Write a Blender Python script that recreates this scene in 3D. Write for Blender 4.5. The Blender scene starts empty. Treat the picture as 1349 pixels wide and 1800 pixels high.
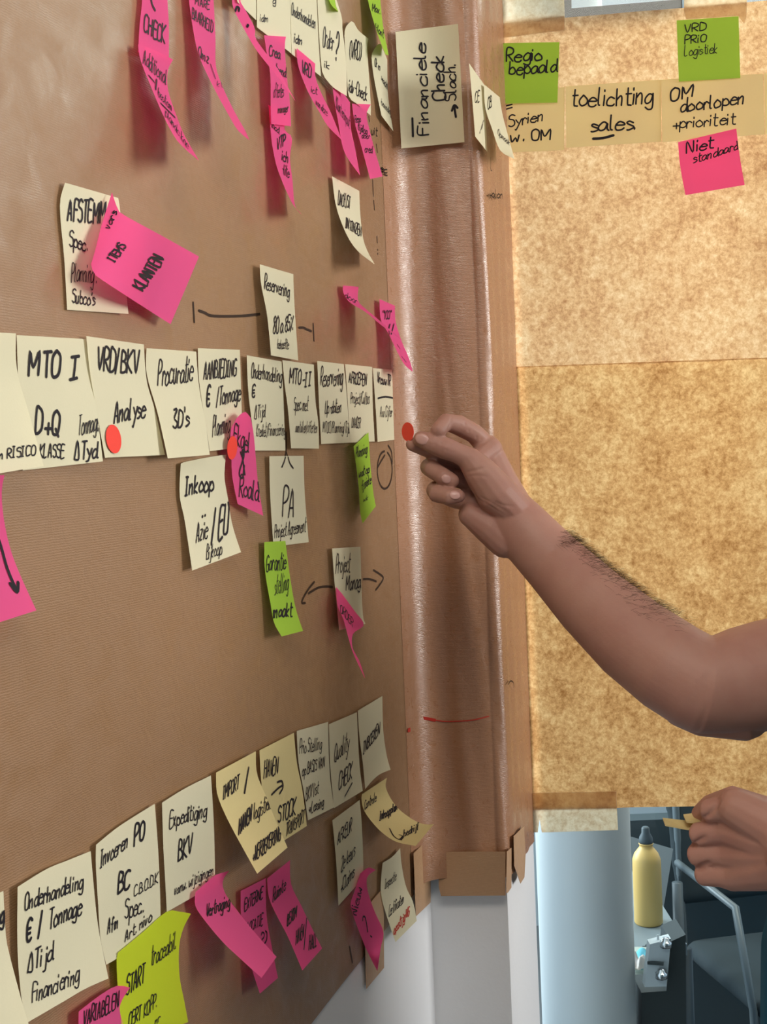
import bpy, bmesh, math, random
from mathutils import Vector, Matrix
random.seed(7)
C = bpy.context.scene.collection
S = bpy.context.scene

# ------------------------------------------------------------------ camera
W, H, F = 1349, 1800, 2316.0
EYE = Vector((0.445, 0.0, 1.68))
dy = Vector((790, 130, -2316)).normalized()
uz = Vector((-0.042, 1.0, 0.0)); uz.z = (uz.x * dy.x + uz.y * dy.y) / -dy.z; uz.normalize()
dx = dy.cross(uz).normalized()
M = Matrix((dx, dy, uz))                       # rows: world axes in camera coordinates
cam_d = bpy.data.cameras.new('camera'); cam = bpy.data.objects.new('camera', cam_d); C.objects.link(cam)
cam_d.sensor_fit = 'HORIZONTAL'; cam_d.sensor_width = 36; cam_d.lens = 36 * F / W
cam_d.clip_start = 0.02
cam.matrix_world = Matrix.Translation(EYE) @ M.to_4x4()
S.camera = cam
def ray(px, py):
    return M @ Vector((px - W / 2, H / 2 - py, -F))
def PZ(px, py, Z):                              # point at camera depth Z
    r = ray(px, py); return EYE + r * (Z / F)
def isect(px, py, p0, n):
    r = ray(px, py); return EYE + r * ((p0 - EYE).dot(n) / r.dot(n))
def to_px(p):
    q = M.transposed() @ (p - EYE); return (W / 2 + F * q.x / -q.z, H / 2 - F * q.y / -q.z)

# ------------------------------------------------------------------ world, lights, exposure
wd = bpy.data.worlds.new('sky'); S.world = wd; wd.use_nodes = True
bgn = wd.node_tree.nodes['Background']; bgn.inputs[0].default_value = (0.66, 0.83, 1.0, 1); bgn.inputs[1].default_value = 1.15
def area(name, loc, target, sx, sy, power, col):
    l = bpy.data.lights.new(name, 'AREA'); l.shape = 'RECTANGLE'; l.size = sx; l.size_y = sy
    l.energy = power; l.color = col
    o = bpy.data.objects.new(name, l); C.objects.link(o); o.location = loc
    o.rotation_euler = (Vector(target) - Vector(loc)).to_track_quat('-Z', 'Y').to_euler()
    return o
area('daylight_right_window', (3.45, 1.35, 2.05), (0.0, 0.9, 2.0), 1.5, 1.2, 25, (1.0, 0.96, 0.90)).data.spread = math.radians(80)
area('ceiling_lamp', (0.7, -0.1, 2.78), (0.35, 1.2, 1.5), 1.2, 0.6, 21, (1.0, 0.90, 0.78))
area('next_room_daylight', (0.9, 3.1, 2.72), (0.75, 1.7, 1.5), 2.6, 0.8, 100, (1.0, 0.94, 0.82))
area('next_room_side_daylight', (-1.6, 2.9, 1.7), (0.0, 2.4, 1.2), 1.2, 1.2, 85, (0.90, 0.96, 1.0))
S.view_settings.view_transform = 'Standard'; S.view_settings.look = 'None'
S.view_settings.exposure = -0.08; S.view_settings.gamma = 1.0; S.view_settings.use_curve_mapping = False
S.cycles.use_denoising = True
S.cycles.max_bounces = 8; S.cycles.transparent_max_bounces = 12
S.cycles.caustics_reflective = False; S.cycles.caustics_refractive = False

# ------------------------------------------------------------------ helpers
def mat(name, col, rough=0.7, spec=0.3, metal=0.0):
    m = bpy.data.materials.new(name); m.use_nodes = True
    b = m.node_tree.nodes['Principled BSDF']
    b.inputs['Base Color'].default_value = (*col, 1); b.inputs['Roughness'].default_value = rough
    b.inputs['Specular IOR Level'].default_value = spec; b.inputs['Metallic'].default_value = metal
    return m
def nn(m, t, **kw):
    n = m.node_tree.nodes.new(t)
    for k, v in kw.items():
        if k in n.inputs: n.inputs[k].default_value = v
        else: setattr(n, k, v)
    return n
def lk(m, a, b): m.node_tree.links.new(a, b)
def ramp(m, fac, stops):
    r = nn(m, 'ShaderNodeValToRGB'); e = r.color_ramp.elements
    while len(e) < len(stops): e.new(0.5)
    for i, (p, c) in enumerate(stops): e[i].position = p; e[i].color = (*c, 1)
    lk(m, fac, r.inputs[0]); return r.outputs[0]
def bump(m, h, strength, dist, target=None):
    b = nn(m, 'ShaderNodeBump', Strength=strength, Distance=dist); lk(m, h, b.inputs['Height'])
    lk(m, b.outputs[0], (target or m.node_tree.nodes['Principled BSDF'].inputs['Normal'])); return b
def objco(m, scale=(1, 1, 1)):
    t = nn(m, 'ShaderNodeTexCoord'); mp = nn(m, 'ShaderNodeMapping'); mp.inputs['Scale'].default_value = scale
    lk(m, t.outputs['Object'], mp.inputs[0]); return mp.outputs[0]
def noise(m, co, scale, detail=3, rough=0.5, dist=0.0):
    n = nn(m, 'ShaderNodeTexNoise', Scale=scale, Detail=detail, Roughness=rough, Distortion=dist)
    lk(m, co, n.inputs['Vector']); return n.outputs['Fac']
def mixc(m, f, a, b, mode='MIX'):
    x = nn(m, 'ShaderNodeMix', data_type='RGBA', blend_type=mode)
    if isinstance(f, float): x.inputs[0].default_value = f
    else: lk(m, f, x.inputs[0])
    for i, s in ((6, a), (7, b)):
        if isinstance(s, tuple): x.inputs[i].default_value = (*s, 1)
        else: lk(m, s, x.inputs[i])
    return x.outputs[2]
def obj(name, verts, faces, m, parent=None, smooth=False):
    me = bpy.data.meshes.new(name); me.from_pydata([tuple(v) for v in verts], [], faces); me.validate()
    if m: me.materials.append(m)
    if smooth: me.shade_smooth()
    o = bpy.data.objects.new(name, me); C.objects.link(o)
    if parent: o.parent = parent
    return o
def tag(o, label, cat, group=None):
    o['label'] = label; o['category'] = cat
    if group: o['group'] = group
    return o
def struct(o): o['kind'] = 'structure'; return o
def thing(name, label, cat, loc=(0, 0, 0), group=None):
    o = bpy.data.objects.new(name, None); C.objects.link(o); o.location = loc; o.empty_display_size = 0.05
    return tag(o, label, cat, group)
def rebase(o, p):                                # move origin to p without moving the geometry
    p = Vector(p); o.data.transform(Matrix.Translation(-p)); o.location = p
    return o
class MB:
    def __init__(s): s.v = []; s.f = []
    def add(s, vs, fs):
        n = len(s.v); s.v += [Vector(v) for v in vs]; s.f += [tuple(i + n for i in f) for f in fs]; return s
    def box(s, a, b, mtx=None):
        vs = [Vector((x, y, z)) for x in (a[0], b[0]) for y in (a[1], b[1]) for z in (a[2], b[2])]
        if mtx: vs = [mtx @ v for v in vs]
        return s.add(vs, [(0, 1, 3, 2), (4, 6, 7, 5), (0, 4, 5, 1), (2, 3, 7, 6), (0, 2, 6, 4), (1, 5, 7, 3)])
    def chain(s, pts, rad, n=14, caps=True):      # round tapered tube with domed ends
        pts = [Vector(p) for p in pts]; rings = []
        L = len(pts)
        def fr(t):
            a = Vector((0, 0, 1)) if abs(t.z) < 0.9 else Vector((1, 0, 0))
            u = t.cross(a).normalized(); return u, t.cross(u).normalized()
        for i, p in enumerate(pts):
            t = (pts[min(i + 1, L - 1)] - pts[max(i - 1, 0)]).normalized()
            if i == 0 and caps:
                for k in (80, 60, 40, 20): rings.append((p - t * rad[0] * math.sin(math.radians(k)), rad[0] * math.cos(math.radians(k)), t))
            rings.append((p, rad[i], t))
            if i == L - 1 and caps:
                for k in (20, 40, 60, 80): rings.append((p + t * rad[-1] * math.sin(math.radians(k)), rad[-1] * math.cos(math.radians(k)), t))
        vs = []; fs = []
        u0 = None
        for (p, r, t) in rings:
            if u0 is None: u, w = fr(t)
            else:
                u = (u0 - t * u0.dot(t)).normalized(); w = t.cross(u).normalized()
            u0 = u
            for k in range(n):
                a = 2 * math.pi * k / n; vs.append(p + u * (r * math.cos(a)) + w * (r * math.sin(a)))
        for i in range(len(rings) - 1):
            for k in range(n):
                a = i * n + k; b = i * n + (k + 1) % n; fs.append((a, b, b + n, a + n))
        fs.append(tuple(range(n))[::-1]); fs.append(tuple(range((len(rings) - 1) * n, len(rings) * n)))
        return s.add(vs, fs)
    def ball(s, c, r, n=12, mtx=None):
        c = Vector(c); r = r if isinstance(r, (tuple, list)) else (r, r, r)
        vs = []; fs = []; K = 8
        for i in range(K + 1):
            th = math.pi * i / K
            for k in range(n):
                a = 2 * math.pi * k / n
                v = Vector((r[0] * math.sin(th) * math.cos(a), r[1] * math.sin(th) * math.sin(a), r[2] * math.cos(th)))
                vs.append(c + (mtx @ v if mtx else v))
        for i in range(K):
            for k in range(n):
                a = i * n + k; b = i * n + (k + 1) % n; fs.append((a, a + n, b + n, b))
        return s.add(vs, fs)
    def lathe(s, prof, c, n=32, axis=None):
        c = Vector(c); vs = []; fs = []
        for (r, z) in prof:
            for k in range(n):
                a = 2 * math.pi * k / n; vs.append(c + Vector((r * math.cos(a), r * math.sin(a), z)))
        for i in range(len(prof) - 1):
            for k in range(n):
                a = i * n + k; b = i * n + (k + 1) % n; fs.append((a, b, b + n, a + n))
        fs.append(tuple(range(n))[::-1]); fs.append(tuple(range((len(prof) - 1) * n, len(prof) * n)))
        return s.add(vs, fs)
    def build(s, name, m, parent=None, smooth=False): return obj(name, s.v, s.f, m, parent, smooth)
def remesh(mb, name, m, voxel, smooth_it=4, parent=None):
    o = mb.build(name, m)
    r = o.modifiers.new('r', 'REMESH'); r.mode = 'VOXEL'; r.voxel_size = voxel; r.use_smooth_shade = True
    q = o.modifiers.new('s', 'SMOOTH'); q.factor = 0.5; q.iterations = smooth_it
    dg = bpy.context.evaluated_depsgraph_get(); dg.update()
    me = bpy.data.meshes.new_from_object(o.evaluated_get(dg)); me.name = name
    o.modifiers.clear(); o.data = me; me.shade_smooth()
    if not me.materials: me.materials.append(m)
    if parent: o.parent = parent
    return o

# ------------------------------------------------------------------ materials
def paper_mat(name, col, transl=0.25, rough=0.75, spec=0.12):
    m = bpy.data.materials.new(name); m.use_nodes = True; nt = m.node_tree
    b = nt.nodes['Principled BSDF']; out = nt.nodes['Material Output']
    co = objco(m)
    f = noise(m, co, 900, 3, 0.6); g = noise(m, co, 22, 2)
    c1 = mixc(m, f, tuple(x * 0.94 for x in col), tuple(min(1, x * 1.05) for x in col))
    c2 = mixc(m, g, tuple(x * 0.96 for x in col), tuple(min(1, x * 1.04) for x in col))
    c = mixc(m, 0.5, c1, c2)
    lk(m, c, b.inputs['Base Color']); b.inputs['Roughness'].default_value = rough; b.inputs['Specular IOR Level'].default_value = spec
    bump(m, f, 0.15, 0.0004)
    t = nn(m, 'ShaderNodeBsdfTranslucent'); t.inputs[0].default_value = (*[x ** 1.25 for x in col], 1)
    mx = nn(m, 'ShaderNodeMixShader'); mx.inputs[0].default_value = transl
    lk(m, b.outputs[0], mx.inputs[1]); lk(m, t.outputs[0], mx.inputs[2]); lk(m, mx.outputs[0], out.inputs[0])
    return m
CREAM = paper_mat('cream_note_paper', (0.74, 0.70, 0.50))
YELLOW = paper_mat('yellow_note_paper', (0.80, 0.68, 0.34))
PINK = paper_mat('pink_note_paper', (1.0, 0.14, 0.38), 0.5)
GREEN = paper_mat('green_note_paper', (0.36, 0.58, 0.06), 0.25)
LIME = paper_mat('lime_note_paper', (0.56, 0.66, 0.03), 0.25)
BLACK = mat('black_marker_ink', (0.012, 0.010, 0.014), 0.6, 0.15)
REDINK = mat('red_marker_ink', (0.42, 0.03, 0.02), 0.6, 0.2)
BROWNINK = mat('dark_marker_on_kraft', (0.03, 0.017, 0.012), 0.6, 0.15)
DOTRED = mat('red_dot_sticker', (0.72, 0.045, 0.03), 0.5, 0.3)
WHITE = mat('white_painted_wall', (0.74, 0.75, 0.77), 0.8, 0.2)
bump(WHITE, noise(WHITE, objco(WHITE), 160, 4, 0.6), 0.12, 0.002)
def kraft(name, col, ribs=True, rough=0.42, rib_axis='Z', glossvar=True):
    m = mat(name, col, rough, 0.5); b = m.node_tree.nodes['Principled BSDF']
    co = objco(m)
    big = noise(m, co, 9, 4, 0.55); fine = noise(m, co, 260, 4, 0.65)
    c1 = mixc(m, big, tuple(x * 0.90 for x in col), tuple(x * 1.10 for x in col))
    c2 = mixc(m, fine, tuple(x * 0.85 for x in col), tuple(x * 1.16 for x in col))
    lk(m, mixc(m, 0.5, c1, c2), b.inputs['Base Color'])
    w = nn(m, 'ShaderNodeTexWave', Scale=200.0, Distortion=3.5, Detail=1.0); w.bands_direction = rib_axis; w.inputs['Detail Scale'].default_value = 2
    lk(m, co, w.inputs['Vector'])
    cloud = noise(m, co, 42 if rough > .35 else 85, 5, 0.65, 0.6)
    a = nn(m, 'ShaderNodeMath', operation='MULTIPLY_ADD'); lk(m, w.outputs['Fac'], a.inputs[0]); a.inputs[1].default_value = 0.13; lk(m, cloud, a.inputs[2])
    bump(m, a.outputs[0], 0.35, 0.0018)
    lk(m, ramp(m, cloud, [(0.30, (rough - .09,) * 3), (0.72, (rough + .22,) * 3)]), b.inputs['Roughness'])
    return m
KRAFT = kraft('brown_kraft_paper', (0.230, 0.125, 0.058)); KRAFT.node_tree.nodes['Principled BSDF'].inputs['Specular IOR Level'].default_value = 0.65
KRAFTP = kraft('glossy_kraft_paper_on_pillar', (0.31, 0.155, 0.082), rough=0.30); KRAFTP.node_tree.nodes['Principled BSDF'].inputs['Specular IOR Level'].default_value = 0.75
TAPE = kraft('brown_paper_tape', (0.44, 0.27, 0.15), rough=0.4)
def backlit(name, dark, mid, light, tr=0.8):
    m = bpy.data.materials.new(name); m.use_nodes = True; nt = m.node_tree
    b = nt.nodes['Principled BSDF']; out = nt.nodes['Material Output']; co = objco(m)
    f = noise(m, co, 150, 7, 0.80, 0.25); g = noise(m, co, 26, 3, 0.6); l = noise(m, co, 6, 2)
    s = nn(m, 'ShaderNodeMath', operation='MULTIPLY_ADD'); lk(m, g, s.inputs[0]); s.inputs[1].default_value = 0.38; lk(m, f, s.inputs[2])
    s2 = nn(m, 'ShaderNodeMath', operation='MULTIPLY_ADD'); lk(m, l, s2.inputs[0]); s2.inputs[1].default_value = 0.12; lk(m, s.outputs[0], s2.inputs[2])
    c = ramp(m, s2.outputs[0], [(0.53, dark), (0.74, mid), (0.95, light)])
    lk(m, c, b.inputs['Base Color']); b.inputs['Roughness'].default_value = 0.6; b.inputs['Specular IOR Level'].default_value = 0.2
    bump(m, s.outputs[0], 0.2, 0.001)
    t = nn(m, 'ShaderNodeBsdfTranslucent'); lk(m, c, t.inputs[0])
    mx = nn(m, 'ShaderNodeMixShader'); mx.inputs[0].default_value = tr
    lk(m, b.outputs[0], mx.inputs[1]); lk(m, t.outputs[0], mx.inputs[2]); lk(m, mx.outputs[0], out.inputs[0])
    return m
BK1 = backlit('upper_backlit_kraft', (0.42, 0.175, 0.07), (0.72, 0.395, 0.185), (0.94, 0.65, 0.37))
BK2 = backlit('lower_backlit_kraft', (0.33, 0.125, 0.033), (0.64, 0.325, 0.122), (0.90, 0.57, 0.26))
BTAPE = backlit('translucent_paper_tape', (0.66, 0.52, 0.38), (0.82, 0.72, 0.58), (0.93, 0.86, 0.74), 0.93)
GLASS = bpy.data.materials.new('window_glass'); GLASS.use_nodes = True
_nt = GLASS.node_tree; _g = nn(GLASS, 'ShaderNodeBsdfGlossy', Roughness=0.03); _t = nn(GLASS, 'ShaderNodeBsdfTransparent')
_t.inputs[0].default_value = (0.90, 0.96, 0.97, 1); _fr = nn(GLASS, 'ShaderNodeFresnel', IOR=1.35)
_m = nn(GLASS, 'ShaderNodeMixShader'); lk(GLASS, _fr.outputs[0], _m.inputs[0]); lk(GLASS, _t.outputs[0], _m.inputs[1]); lk(GLASS, _g.outputs[0], _m.inputs[2])
lk(GLASS, _m.outputs[0], _nt.nodes['Material Output'].inputs[0])

# ------------------------------------------------------------------ planes of the place
XA = Vector((1, 0, 0)); YA = Vector((0, 1, 0)); ZA = Vector((0, 0, 1)); O0 = Vector((0, 0, 0))
Y1 = isect(762, 1700, O0, XA).y                   # inner corner wall / pillar
X2 = isect(897, 1700, Vector((0, Y1, 0)), YA).x   # outer corner of the pillar
Y3 = isect(946, 1700, Vector((X2, 0, 0)), XA).y   # pillar side meets the glass
wa = math.radians(12.1)
WD = Vector((math.cos(wa), math.sin(wa), 0)); WN = Vector((math.sin(wa), -math.cos(wa), 0))  # window direction, normal into the room
WP = Vector((X2, Y3, 0))
def onL(px, py, h): return isect(px, py, Vector((h, 0, 0)), XA)
def onP(px, py, h): return isect(px, py, Vector((0, Y1 - h, 0)), YA)
def onS(px, py, h): return isect(px, py, Vector((X2 + h, 0, 0)), XA)
def onW(px, py, h): return isect(px, py, WP + WN * h, WN)
PL = {'L': onL, 'P': onP, 'S': onS, 'W': onW}
PN = {'L': XA, 'P': -YA, 'S': XA, 'W': WN}
print('planes', Y1, X2, Y3)
# ------------------------------------------------------------------ room shell
CEIL = 2.85
struct(MB().box((-0.15, -2.5, 0), (0, Y1, CEIL)).build('wall_left', WHITE))
struct(MB().box((-0.15, Y1, 0), (X2, Y3, CEIL)).build('wall_pillar', WHITE))
FLOOR = mat('grey_carpet_floor', (0.16, 0.165, 0.17), 0.95, 0.1); bump(FLOOR, noise(FLOOR, objco(FLOOR), 400, 3), 0.4, 0.003)
struct(MB().box((-2.5, -2.5, -0.1), (3.7, 6.5, 0)).build('floor', FLOOR))
CEILM = mat('white_ceiling_board', (0.62, 0.62, 0.60), 0.9, 0.1); bump(CEILM, noise(CEILM, objco(CEILM), 90, 3), 0.2, 0.002)
struct(MB().box((-0.15, -2.5, CEIL), (3.7, Y3 + 0.1, CEIL + 0.1)).build('ceiling', CEILM))
struct(MB().box((-0.15, -2.6, 0), (3.7, -2.5, CEIL)).build('wall_back', WHITE))
wr = MB()
wr.box((3.6, -2.5, 0), (3.7, 3.0, 1.2)); wr.box((3.6, -2.5, 2.65), (3.7, 3.0, CEIL)); wr.box((3.6, -2.5, 1.2), (3.7, 0.1, 2.65)); wr.box((3.6, 2.1, 1.2), (3.7, 3.0, 2.65))
struct(wr.build('wall_right', WHITE))
# glass partition on the window plane
gm = Matrix.Translation(WP) @ Matrix(((WD.x, WN.x, 0), (WD.y, WN.y, 0), (0, 0, 1))).to_4x4()
g = struct(MB().box((0.0, -0.012, 0.06), (3.4, -0.006, 2.70), gm).build('window_1', GLASS))
ALU = mat('dark_window_frame', (0.006, 0.010, 0.016), 0.95, 0.0)
fr = MB(); fr.box((0.0, -0.04, 0.0), (3.5, 0.0, 0.06), gm); fr.box((0.0, -0.04, 2.70), (3.5, 0.0, CEIL), gm); fr.box((1.55, -0.04, 0.06), (1.60, 0.0, 2.70), gm)
fr.build('window_frame', ALU, g)
ta, tb2 = onW(988, 31, -.02), onW(1200, 14, -.02); zt = (ta.z + tb2.z) / 2; sa, sb = (ta - WP).dot(WD), (tb2 - WP).dot(WD)
fr = MB(); fr.box((sa, -.055, zt - .002), (sb, -.02, zt + .010), gm); fr.box((sa, -.055, zt), (sa + .012, -.02, 2.70), gm); fr.build('transom_frame', ALU, g)

def wob(a, b, s=1.0):
    return s * (0.5 + 0.22 * math.sin(a * 9.1 + 1.3 * math.sin(b * 4.2)) + 0.16 * math.sin(b * 13.7 + a * 5.0) + 0.12 * math.sin(a * 31 + b * 17))
def grid(name, nu, nv, fn, m, parent=None):
    vs = [fn(i / nu, j / nv) for j in range(nv + 1) for i in range(nu + 1)]
    fs = [(j * (nu + 1) + i, j * (nu + 1) + i + 1, (j + 1) * (nu + 1) + i + 1, (j + 1) * (nu + 1) + i) for j in range(nv) for i in range(nu)]
    return obj(name, vs, fs, m, parent, True)
# ---- kraft sheet on the left wall
pa = onL(546, 1800, 0.002); pb = onL(729, 1571, 0.002)
YR = onL(700, 750, 0.002).y
slope = (pb.z - pa.z) / (pb.y - pa.y)
y0p = onL(676, 300, 0.004).y
def hL(y, z):
    k = min(1, max(0, (y0p - 0.02 - y) / 0.08)); return 0.0019 + (0.0024 * wob(y, z) - 0.0013) * k
def wall_sheet(u, v):
    y = 0.15 + (y0p + 0.004 - 0.15) * u
    zb = pa.z + slope * (y - pa.y)
    z = zb + (2.75 - zb) * v
    k = min(1, max(0, (y0p - 0.02 - y) / 0.08)); return Vector((0.0019 + (0.0024 * wob(y, z) - 0.0013) * k, y, z))
sheet = grid('kraft_paper_sheet', 90, 90, wall_sheet, KRAFT)
tag(sheet, 'large brown kraft paper sheet covering the left wall', 'paper')
# ---- kraft sheet wrapped round the pillar
ztop = 2.75; zbot = onP(829, 1538, 0.004).z
prof = []                                          # plan profile: wall, concave corner, front, convex corner, side
y0 = onL(676, 300, 0.004).y
prof += [(0.0022, y0), (0.0034, y0 + 0.01)]
AB = 0.011; R1 = min(0.036, Y1 - 0.006 - AB - y0 - 0.010); print('R1', R1, Y1 - y0); cx, cy = 0.005 + R1, Y1 - 0.006 - AB - R1
for k in range(0, 13):
    a = math.pi * (1 - k / 24); prof.append((cx + R1 * math.cos(a), cy + R1 * math.sin(a)))
fx0 = cx; fx1 = X2 + 0.0045
R2 = 0.014
for k in range(1, 16):
    t = k / 16; prof.append((fx0 + (fx1 - R2 - fx0) * t, Y1 - 0.006 - AB * (1 - t ** 2.1)))
for k in range(0, 10):
    a = -math.pi / 2 + math.pi / 2 * k / 9; prof.append((fx1 - R2 + R2 * math.cos(a), Y1 - 0.006 + R2 + R2 * math.sin(a)))
sy0 = Y1 - 0.006 + R2
for k in range(1, 13):
    t = k / 12; prof.append((fx1 - 0.0027 * t + 0.0012 * math.sin(t * 21) * (1 - t * 0.4), sy0 + (Y3 - 0.004 - sy0) * t))
def pil(u, v):
    s = u * (len(prof) - 1); i = min(int(s), len(prof) - 2); f = s - i
    x = prof[i][0] * (1 - f) + prof[i + 1][0] * f; y = prof[i][1] * (1 - f) + prof[i + 1][1] * f
    z = zbot + (ztop - zbot) * v
    b = 0.0018 * math.sin(z * 7.3 + u * 9) + 0.0010 * math.sin(z * 19 + u * 23)
    k = min(1, max(0, (u - .05) / .3)) * min(1, max(0, (.97 - u) / .1)); x += abs(b) * 0.4 * k; y -= max(b, -0.001) * 0.6 * k
    return Vector((x, y, z))
psheet = grid('kraft_paper_sheet', 120, 110, pil, KRAFTP)
tag(psheet, 'glossy brown kraft paper wrapped round the pillar from wall to window', 'paper')

def quad(name, plane, pts, h, m, parent=None, th=0.0004):
    p = [PL[plane](x, y, h) for x, y in pts]; q = [a + PN[plane] * th for a in p]; n = len(p)
    fs = [tuple(range(n))[::-1], tuple(range(n, 2 * n))] + [(i, (i + 1) % n, n + (i + 1) % n, n + i) for i in range(n)]
    return obj(name, p + q, fs, m, parent)
# tape pieces
def hP(x):
    t = min(1, max(0, (x - fx0) / (fx1 - R2 - fx0)))
    if x < fx0: return 0.006 + AB + (R1 - math.sqrt(max(0, R1 * R1 - (fx0 - x) ** 2)))
    return 0.006 + AB * (1 - t ** 2.1)
t = quad('paper_tape', 'P', [(771, 1497), (889, 1497), (889.5, 1574), (776, 1575), (772, 1560)], 0.0195, TAPE); tag(t, 'brown paper tape strip across the foot of the pillar paper', 'tape')
a0 = [(891, 1497), (899, 1490), (899, 1560), (893, 1569), (890, 1570)]
t = quad('paper_tape', 'S', a0, 0.0062, TAPE); tag(t, 'narrow brown tape end folded round the pillar corner', 'tape')
t = quad('paper_tape', 'S', [(903, 1470), (921, 1452), (924, 1500), (922, 1542), (915, 1553), (904, 1522)], 0.0085, TAPE); tag(t, 'torn brown tape scrap hanging on the pillar side near the window', 'tape')
t = quad('paper_tape', 'L', [(640, 1600), (674, 1560), (675, 1701), (644, 1738)], 0.0040, TAPE); tag(t, 'brown tape tab hanging below the left paper under the pink question note', 'tape')
t = quad('paper_tape', 'L', [(727, 1500), (757, 1470), (757, 1586), (731, 1611)], 0.0060, TAPE); tag(t, 'brown tape tab on the left paper edge next to the pillar', 'tape')
# ---- backlit sheets on the glass
def wsheet(pxs, h, m, label, name='kraft_paper_sheet', cr=0.0015):
    (a, b, c, d) = pxs
    A, B, Cc, D = [onW(x, y, h) for x, y in (a, b, c, d)]
    def fn(u, v):
        p = (A * (1 - u) + B * u) * (1 - v) + (D * (1 - u) + Cc * u) * v
        return p + WN * (cr * (math.sin(u * 23 + v * 9) * math.sin(v * 17 - u * 11) + 1) * 0.5)
    o = grid(name, 60, 60, fn, m); tag(o, label, 'paper'); return o
wsheet([(863, 43), (1560, -17), (1560, 622), (906, 646)], 0.001, BK1, 'upper backlit kraft paper sheet glowing on the window glass')
wsheet([(904, 645), (1560, 621), (1560, 1412), (921, 1422)], 0.0035, BK2, 'lower backlit kraft paper sheet taped on the glass behind the arm')
t = quad('paper_tape', 'W', [(864, -30), (991, -36), (994, 53), (866, 69)], 0.007, BTAPE); tag(t, 'pale tape strip on top edge of window paper beside the pillar', 'tape')
t = quad('paper_tape', 'W', [(1203, -45), (1315, -52), (1313, 30), (1309, 42), (1298, 28), (1207, 34), (1203, 22)], 0.007, BTAPE); tag(t, 'pale tape strip on top edge of window paper above the right green note', 'tape')
t = quad('paper_tape', 'W', [(926, 1394), (1084, 1391), (1085, 1420), (1087, 1459), (960, 1463), (953, 1463), (949, 1440), (946, 1463), (930, 1463)], 0.007, BTAPE); tag(t, 'pale tape strip at the bottom left corner of the window paper', 'tape')
# ------------------------------------------------------------------ handwriting: single-stroke marker letters
GL = {}
for row in '''a 4 47 28 06 04 13 34 47|47 44 53
b 4 0c 04|06 28 46 44 23 04
c 4 47 28 06 04 13 33 44
d 4 47 28 06 04 13 34 47|4c 44 53
e 4 06 46 47 28 06 04 13 33 44
f 4 4b 3c 2b 23|08 38
g 4 47 28 06 04 13 34 47|48 41 20 01
h 4 0c 03|06 28 37 33
i 1 08 03|0b 0a
j 2 28 21 10 00|2b 2a
k 4 0c 03|38 05 33
l 2 0c 04 13
m 6 08 03|06 18 27 23|26 48 57 53
n 4 08 03|06 28 37 33
o 4 28 06 04 13 23 44 46 28
p 4 08 00|06 28 46 44 23 04
q 4 47 28 06 04 13 34 47|48 40 51
r 3 08 03|06 18 28 37
s 3 37 18 07 16 35 34 13 03
t 3 1c 14 23 33|09 39
u 4 08 04 13 23 35|38 33
v 4 08 13 38
w 6 08 13 36 43 58
x 4 08 33|38 03
y 4 08 25|48 10 00
z 4 08 38 03 33
A 5 03 2c 43|16 36
B 4 03 0c 2c 3b 39 28 08|28 46 44 23 03
C 4 4b 2c 0a 05 13 33 44
D 4 03 0c 2c 4a 45 23 03
E 4 4c 0c 03 43|08 38
F 4 4c 0c 03|08 38
G 5 4b 2c 0a 05 13 33 44 47 27
H 5 0c 03|4c 43|08 48
I 3 0c 2c|1c 13|03 23
J 4 3c 34 13 04
K 4 0c 03|4c 07 43
L 4 0c 03 33
M 6 03 0c 26 5c 53
N 5 03 0c 43 4c
O 4 2c 0a 05 13 33 45 4a 2c
P 4 03 0c 3c 4a 38 07
Q 5 2c 0a 05 13 33 45 4a 2c|25 42
R 4 03 0c 3c 4a 38 07|17 43
S 4 4b 2c 0b 09 38 46 44 23 04
T 4 0c 4c|2c 23
U 4 0c 04 13 33 44 4c
V 4 0c 23 4c
W 6 0c 13 29 43 5c
X 4 0c 43|4c 03
Y 4 0c 27 4c|27 23
Z 4 0c 4c 03 43
0 4 2c 0a 05 13 33 45 4a 2c
1 2 09 1c 13
2 4 0b 2c 4a 03 43
3 4 0c 3c 18 46 44 23 04
5 4 4c 0c 08 38 45 23 04
8 4 28 0a 2c 4a 28 05 13 33 45 28
/ 3 2c 02
+ 4 15 55|37 33
& 5 54 1b 2c 3a 05 13 33 47
. 1 03 04
' 1 0c 0a
" 3 0c 0a|2c 2a
? 3 0a 1c 3b 38 16 15|13 14
! 1 0c 06|03 04
- 3 17 37
_ 3 17 37
( 2 2c 0a 05 22
) 2 0c 2a 25 02
= 4 08 38|05 35
% 4 4c 03|0b 0a|45 44
@ 5 4b 2c 0a 05 13 33 44|08 38|06 36
# 5 03 2c 43 03
> 6 06 46|28 57 34
~ 4 06 17 35 46'''.split('\n'):
    k, w, s = row.split(' ', 2)
    GL[k] = (int(w), [[(int(p[0]), int(p[1], 16) - 3) for p in st.split()] for st in s.split('|')])
GL['e:'] = GL['e']
def cr(pts, n=4):
    if len(pts) < 3: return [tuple(p) for p in pts]
    out = []
    P = [pts[0]] + list(pts) + [pts[-1]]
    for i in range(1, len(P) - 2):
        a, b, c, d = P[i - 1], P[i], P[i + 1], P[i + 2]
        for k in range(n):
            t = k / n; q = []
            for j in range(2):
                q.append(0.5 * (2 * b[j] + (c[j] - a[j]) * t + (2 * a[j] - 5 * b[j] + 4 * c[j] - d[j]) * t * t + (3 * b[j] - a[j] - 3 * c[j] + d[j]) * t ** 3))
            out.append(tuple(q))
    out.append(tuple(pts[-1])); return out
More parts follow.
